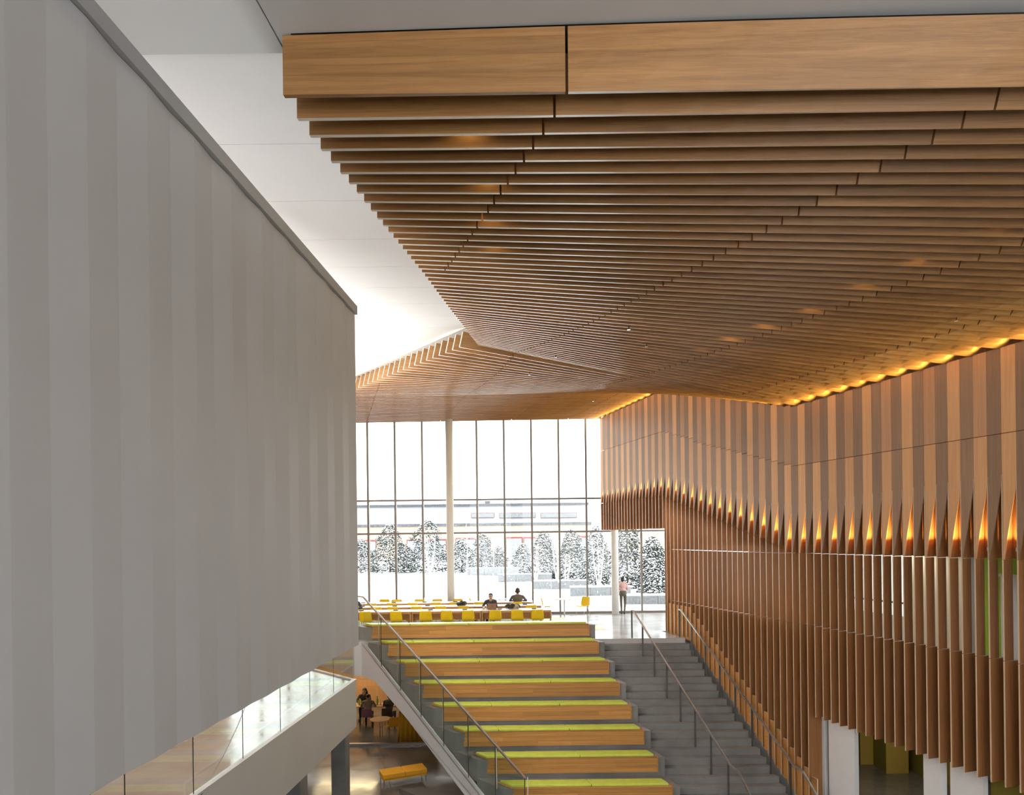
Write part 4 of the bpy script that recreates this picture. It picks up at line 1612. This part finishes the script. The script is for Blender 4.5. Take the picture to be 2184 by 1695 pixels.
# man in a brown jacket, back to the camera
hs = MB()
hs.tube([(-0.092, 0.10, 1.26), (-0.07, 0.09, 1.36), (0, 0.085, 1.40), (0.07, 0.09, 1.36), (0.092, 0.10, 1.26)], 0.010, 8)
for q in (-1, 1):
    hs.ball((q * 0.095, 0.10, 1.24), (0.022, 0.04, 0.045), n=12, rings=8)
yb_ = ROWY[2] - 0.36
seated((P(1104, 1290, yb_).x, yb_, 0), 0.0, 'jacket', 'denim',
       'man in brown jacket wearing headphones, seated with his back to us',
       [(Vector((-0.34, 0.24, 0.84)), Vector((-0.16, 0.48, 0.81)), (0.3, 0.9, -0.05), (0, 0, -1), 0.3),
        (Vector((0.36, 0.22, 0.84)), Vector((0.2, 0.48, 0.81)), (-0.3, 0.9, -0.05), (0, 0, -1), 0.3)],
       ((0, 0.12, 1.26), (0, 1, -0.1)),
       [((0, 0.10, 1.30), (0.090, 0.105, 0.09)), ((0, 0.075, 1.25), (0.086, 0.08, 0.11))], lean=0.06, w=1.22,
       extra=[('headphones', hs, M['black'])])
chair(P(1104, 1290, yb_).x, yb_ - 0.04, 0.0, 'yellow shell chair under the man in brown jacket', 'yellow chairs at the work tables')

# someone half hidden by the white wall at the left
seated((P(757, 1290, 28.1).x, 28.1, 0), math.pi, 'denim', 'denim',
       'person in black mostly hidden behind the white wall at far left',
       [(Vector((-0.33, 0.25, 0.84)), Vector((-0.2, 0.52, 0.82)), (0.3, 0.9, -0.05), (0, 0, -1), 0.3),
        (Vector((0.33, 0.25, 0.84)), Vector((0.2, 0.52, 0.82)), (-0.3, 0.9, -0.05), (0, 0, -1), 0.3)],
       ((0, 0.14, 1.22), (0, 1, -0.1)), [((0, 0.11, 1.27), (0.09, 0.105, 0.08))], lean=0.10)
chair(P(757, 1290, 28.2).x, 28.22, math.pi, 'yellow shell chair under the person in black at far left', 'yellow chairs at the work tables')

# standing woman at the window
segs, balls = [], []
balls += [((0, 0, 0.98), (0.165, 0.125, 0.13), 'trouser'), ((0, 0.0, 1.10), (0.13, 0.10, 0.12), 'pink'), ((0.01, 0.01, 1.27), (0.155, 0.11, 0.15), 'pink'), ((0.01, 0.01, 1.36), (0.15, 0.09, 0.08), 'pink')]
balls += [((0, -0.05, 0.93), (0.15, 0.10, 0.11), 'trouser')]
segs += [((-0.085, 0, 0.92), (-0.085, 0.02, 0.50), 0.085, 0.058, 'trouser'), ((-0.085, 0.02, 0.50), (-0.075, -0.01, 0.09), 0.056, 0.04, 'trouser'), ((-0.075, -0.04, 0.045), (-0.08, 0.15, 0.035), 0.042, 0.034, 'shoe'),
         ((0.085, 0, 0.92), (0.10, 0.06, 0.50), 0.085, 0.058, 'trouser'), ((0.10, 0.06, 0.50), (0.055, -0.02, 0.10), 0.056, 0.04, 'trouser'), ((0.055, -0.05, 0.045), (0.075, 0.13, 0.035), 0.042, 0.034, 'shoe')]
for q in (-1, 1):
    sh = Vector((q * 0.165, 0.0, 1.37))
    segs.append((Vector((q * 0.05, 0.01, 1.40)), sh, 0.055, 0.055, 'pink'))
    el = Vector((q * 0.225, 0.06, 1.12))
    wr = Vector((-q * 0.02, 0.21, 1.16 + 0.04 * q))
    segs.append((sh, el, 0.054, 0.044, 'pink'))
    segs.append((el, wr, 0.042, 0.032, 'pink'))
    hand(segs, wr, (-q, 0.1, 0.1), (0, -1, 0), 0.6)
head((-0.02, 0.05, 1.56), (-0.5, 1, 0), balls, segs, Vector((0, 0.01, 1.42)), None)
wx = P(1329, 1290, 32.02).x
person((wx, 32.02, 0), 0.0, segs, balls, 'woman in pink sweater and olive trousers standing beside the column looking out',
       [((-0.02, 0.03, 1.60), (0.088, 0.10, 0.085)), ((-0.01, -0.005, 1.56), (0.082, 0.075, 0.10)), ((0.02, -0.06, 1.655), (0.045, 0.045, 0.045))])

# people in the room below


def low_person(px, y, rz, top, label, hair):
    seated((P(px, 1500, y).x, y, LOW), rz, top, 'denim', label,
           [(Vector((-0.30, 0.24, 0.82)), Vector((-0.14, 0.46, 0.80)), (0.3, 0.9, -0.05), (0, 0, -1), 0.3),
            (Vector((0.30, 0.24, 0.82)), Vector((0.14, 0.46, 0.80)), (-0.3, 0.9, -0.05), (0, 0, -1), 0.3)],
           ((0, 0.12, 1.24), (0, 1, -0.1)), hair, lean=0.07, w=1.12)


low_person(784, 30.2, 0.1, 'hoodie', 'person in sand coloured hoodie seated below, back to us', [((0, 0.10, 1.275), (0.088, 0.10, 0.085))])
low_person(779, 31.6, math.pi, 'denim', 'person with long dark hair facing us in the room below', [((0, 0.09, 1.28), (0.10, 0.11, 0.10)), ((0, 0.0, 1.10), (0.13, 0.08, 0.22))])
low_person(829, 30.2, -0.1, 'greywool', 'person in grey top seated below, half hidden by the stair edge', [((0, 0.10, 1.275), (0.09, 0.10, 0.09))])
LG = 'chairs in the room below'


def low_chair(px, y, rz, mat, label):
    c = copy_tree(chair0)
    c.location = (P(px, 1550, y).x, y, LOW)
    c.rotation_euler = (0, 0, rz)
    c['label'] = label
    c['group'] = LG
    for ch in c.children:
        if ch.name.startswith('seat_shell'):
            ch.data = ch.data.copy()
            ch.data.materials[0] = mat
    return c


M['mauve'] = plain('mauve_shell', (0.30, 0.12, 0.18), 0.5, noise=0.05)
M['dark_shell'] = plain('brown_shell', (0.06, 0.035, 0.02), 0.5, noise=0.05)
low_chair(784, 30.15, 0.1, M['mauve'], 'mauve shell chair under the person in sand coloured hoodie')
low_chair(779, 31.65, math.pi, M['dark_shell'], 'brown shell chair under the dark haired person below')
low_chair(829, 30.15, -0.1, M['dark_shell'], 'brown shell chair under the person in grey below')
low_chair(838, 28.6, 0.5, M['orange'], 'orange shell chair close behind the lower glass front')
t = tag(empty('low_table', (P(806, 1550, 30.95).x, 30.95, LOW)), 'long wooden table in the room below between the seated people', 'table')
MB().box(-1.6, 1.6, -0.35, 0.35, 0.71, 0.75).build('table_top', M['oak_light'], t)
for sx in (-1.5, 1.5):
    for sy in (-0.3, 0.3):
        MB().tube([(sx, sy, 0), (sx, sy, 0.71)], 0.022, 8).build('leg', M['chrome'], t)
t = tag(empty('round_table', (P(812, 1550, 28.5).x, 28.5, LOW)), 'small pale table with thin legs behind the lower glass front', 'table')
MB().lathe([(0.42, 0.72), (0.42, 0.75)], (0, 0, 0), 28).build('table_top', M['oak_light'], t)
for k in range(3):
    a = 2.1 * k + 0.4
    MB().tube([(0.06 * math.cos(a), 0.06 * math.sin(a), 0.0), (0.06 * math.cos(a), 0.06 * math.sin(a), 0.72)], 0.016, 8).build('leg', M['chrome'], t)
# orange curtain beside the glass
cv = MB()
n_ = 60
xa, xb = P(852, 1560, 27.75).x, P(935, 1560, 27.75).x
for k in range(n_ + 1):
    x = xa + (xb - xa) * k / n_
    y = 27.75 + 0.05 * math.sin(k * 0.9)
    cv.v += [(x - 0.1 * (1 - k / n_), y, LOW + 0.02), (x, y, LOW + 1.3), (x, y + 0.012, LOW + 1.3), (x - 0.1 * (1 - k / n_), y + 0.012, LOW + 0.02)]
for k in range(n_):
    a = 4 * k
    for q in range(4):
        cv.f.append([a + q, a + (q + 1) % 4, a + 4 + (q + 1) % 4, a + 4 + q])
        cv.m.append(0)
tag(cv.build('orange_drape', M['orange'], smooth=True), 'pleated orange drape standing behind the lower glass front', 'curtain')
rt = random.Random(2)
for k, (px, h, col, lab) in enumerate([(767, 0.28, 'lime_wall', 'green bottle at the left on the lower room table'), (805, 0.36, 'lime_wall', 'tall green bottle between the two seated people below'), (812, 0.12, 'white_top', 'white mug between the two seated people below')]):
    q = P(px, 1520, 30.88)
    b = tag(empty('bottle' if k < 2 else 'mug', (q.x, 30.88, LOW + 0.75)), lab, 'bottle' if k < 2 else 'mug')
    MB().lathe([(0.04, 0), (0.045, 0.02), (0.045, h * 0.65), (0.018, h * 0.8), (0.018, h)] if k < 2 else [(0.04, 0), (0.045, h)], (0, 0, 0), 16).build('vessel', M[col], b, smooth=True)
    MB().lathe([(0.02, h), (0.02, h + 0.02)] if k < 2 else [(0.03, h), (0.03, h + 0.004)], (0, 0, 0), 12).build('cap' if k < 2 else 'rim', M['black'], b)

# lamps of the lower room and the rooms behind the slat wall (recessed panels)


def panel_lamp(x, y, z, sx, sy, power, col, label):
    t = tag(empty('ceiling_lamp', (x, y, z)), label, 'lamp', 'recessed ceiling lamps')
    MB().box(-sx / 2 - 0.03, sx / 2 + 0.03, -sy / 2 - 0.03, sy / 2 + 0.03, 0.0, 0.04).build('housing', M['white_paint'], t)
    area_light('lamp_light', (0, 0, -0.01), (0, 0, 0), sx, sy, power, col, t)


panel_lamp(-9.6, 32.0, -1.25, 2.6, 1.6, 105, (1.0, 0.75, 0.42), 'recessed warm lamp over the seated people below')
panel_lamp(-2.0, 31.0, -1.25, 2.6, 1.6, 85, (1.0, 0.75, 0.42), 'recessed warm lamp near the panelled wall below')
panel_lamp(9.2, 18.3, CZ - 0.47, 0.3, 2.5, 22, (1.0, 0.95, 0.85), 'recessed lamp in the room behind the slat wall')
panel_lamp(11.2, 15.3, CZ - 0.47, 0.3, 2.5, 50, (1.0, 0.95, 0.85), 'recessed lamp in the room behind the near slats')
panel_lamp(10.0, 21.0, -1.3, 0.3, 2.5, 40, (1.0, 0.9, 0.7), 'recessed lamp in the lower corridor behind the stair')
MB().hexa([Vector((xw(d, u), d, z)) - RO for z in (-1.28, -1.2) for (d, u) in ((9, 13.1), (9, 20), (25.4, 22), (25.4, 13.1))]).build('room_ceiling', M['white_wall'], rm)

# added unseen uplight behind the white wall, put in to brighten the ceiling
ul = tag(empty('added_uplight', (-8.0, 13.0, CZ + 3.0)), 'hidden linear uplight behind the white wall over the balcony', 'lamp')
MB().box(-0.25, 0.25, -10.5, 9.0, -0.06, 0.0).build('housing', M['white_paint'], ul)
area_light('ceiling_fill_strip', (0, -0.75, 0.02), (math.pi, 0, 0), 0.45, 19.4, 2500, (1.0, 0.97, 0.93), ul)

# small warm spotlights hidden between the ceiling boards


def board_at(px, py):
    for i in range(NB):
        d = D1 + S * i
        XL, XR = x_left(d), xw(d)
        if d < 9.5:
            XR = min(XR, 11.0)
        zr = z_wall_top(d) if d > 12 else CZ + 3.37 - 0.13 * (12 - d) / 7
        q = P(px, py, d)
        zb = z_left(d) + (zr - z_left(d)) * (q.x - XL) / (XR - XL)
        if q.z >= zb:
            return d, q.x, zb
    return None


for (px, py) in ((1000, 301), (1041, 404), (1048, 477), (1056, 537), (2130, 503), (1960, 563), (1845, 617), (1730, 659), (1632, 692), (1560, 721), (1495, 745)):
    r_ = board_at(px, py)
    if r_:
        d, x, zb = r_
        spot_light('board_spot', (x, d - 0.12, zb + 0.20), (0, 0.35, -1), 1.5 if px < 1500 else 5.0, math.radians(140), (1.0, 0.70, 0.30), None, 0.03)

# sprinkler heads under the boards
for k, (px, py) in enumerate(((1341, 698), (2040, 678), (1265, 852), (1447, 841), (1129, 795), (1185, 757), (1379, 733))):
    r_ = board_at(px, py)
    if r_:
        d, x, zb = r_
        sp_ = tag(empty('sprinkler', (x, d, zb)), '%s small silver sprinkler head hanging under the oak boards' % ORD[k], 'sprinkler', 'sprinkler heads under the oak boards')
        MB().tube([(0, 0, 0.02), (0, 0, -0.04)], 0.014, 8).build('stem', M['chrome'], sp_)
        MB().lathe([(0.035, -0.045), (0.035, -0.040)], (0, 0, 0), 12).build('deflector', M['chrome'], sp_)

for y in (-6.5, 0.5, 8.0):
    zt = z_ceil(13.0 + y) - (CZ + 3.0)
    MB().tube([(0, y, 0.0), (0, y, zt)], 0.01, 6).build('added_hanger', M['steel'], ul)  # rods made up to carry the added uplight

# saw cuts in the concrete floors


def floor_joint(pix, z, parent, name='floor_joint'):
    mb = MB()
    pts = [PZ(x, y, z) for (x, y) in pix]
    for a, b in zip(pts[:-1], pts[1:]):
        mb.bar(a + Vector((0, 0, 0.0015)), b + Vector((0, 0, 0.0015)), 0.014, 0.003)
    o = mb.build(name, M['black'], parent)
    return o


floor_joint([(300, 1900), (432, 1690), (480, 1604), (508, 1545), (515, 1527), (528, 1495), (560, 1440)], 0.0, balcony)
floor_joint([(800, 1560), (807, 1597), (826, 1655), (850, 1740)], LOW, bpy.data.objects['lower_floor'])

# second added unseen light, aimed over the white wall to lift the near ceiling
ww = tag(empty('added_washer', (-8.4, 7.0, CZ + 2.85)), 'hidden linear washer behind the white wall aimed at the near ceiling', 'lamp')
MB().box(-0.16, -0.03, -3.8, 3.8, -0.16, 0.16).build('housing', M['white_paint'], ww)
wl = area_light('ceiling_fill_washer', (0, 0, 0), Vector((0.93, 0.0, 0.36)).to_track_quat('-Z', 'Y').to_euler(), 7.4, 0.22, 420, (0.98, 0.99, 1.0), ww)
wl.data.spread = math.radians(70)
for y in (-3.0, 0.0, 3.0):
    MB().tube([(-0.1, y, 0.16), (-0.1, y, z_ceil(7.0 + y) - CZ - 2.85)], 0.01, 6).build('added_hanger', M['steel'], ww)  # made-up rods for the added washer

# furniture standing on the rug
for o in list(COL.objects):
    if o.parent is None and o.name.split('.')[0] in ('work_table', 'shell_chair') and o.location.z == 0 and 26.2 < o.location.y < 30.9 and o.location.x < 1.0:
        o.location.z = 0.0045
    if o.parent is None and o.name.split('.')[0] in ('laptop', 'paper_cup', 'shoulder_bag', 'backpack', 'phone'):
        o.location.z += 0.0046
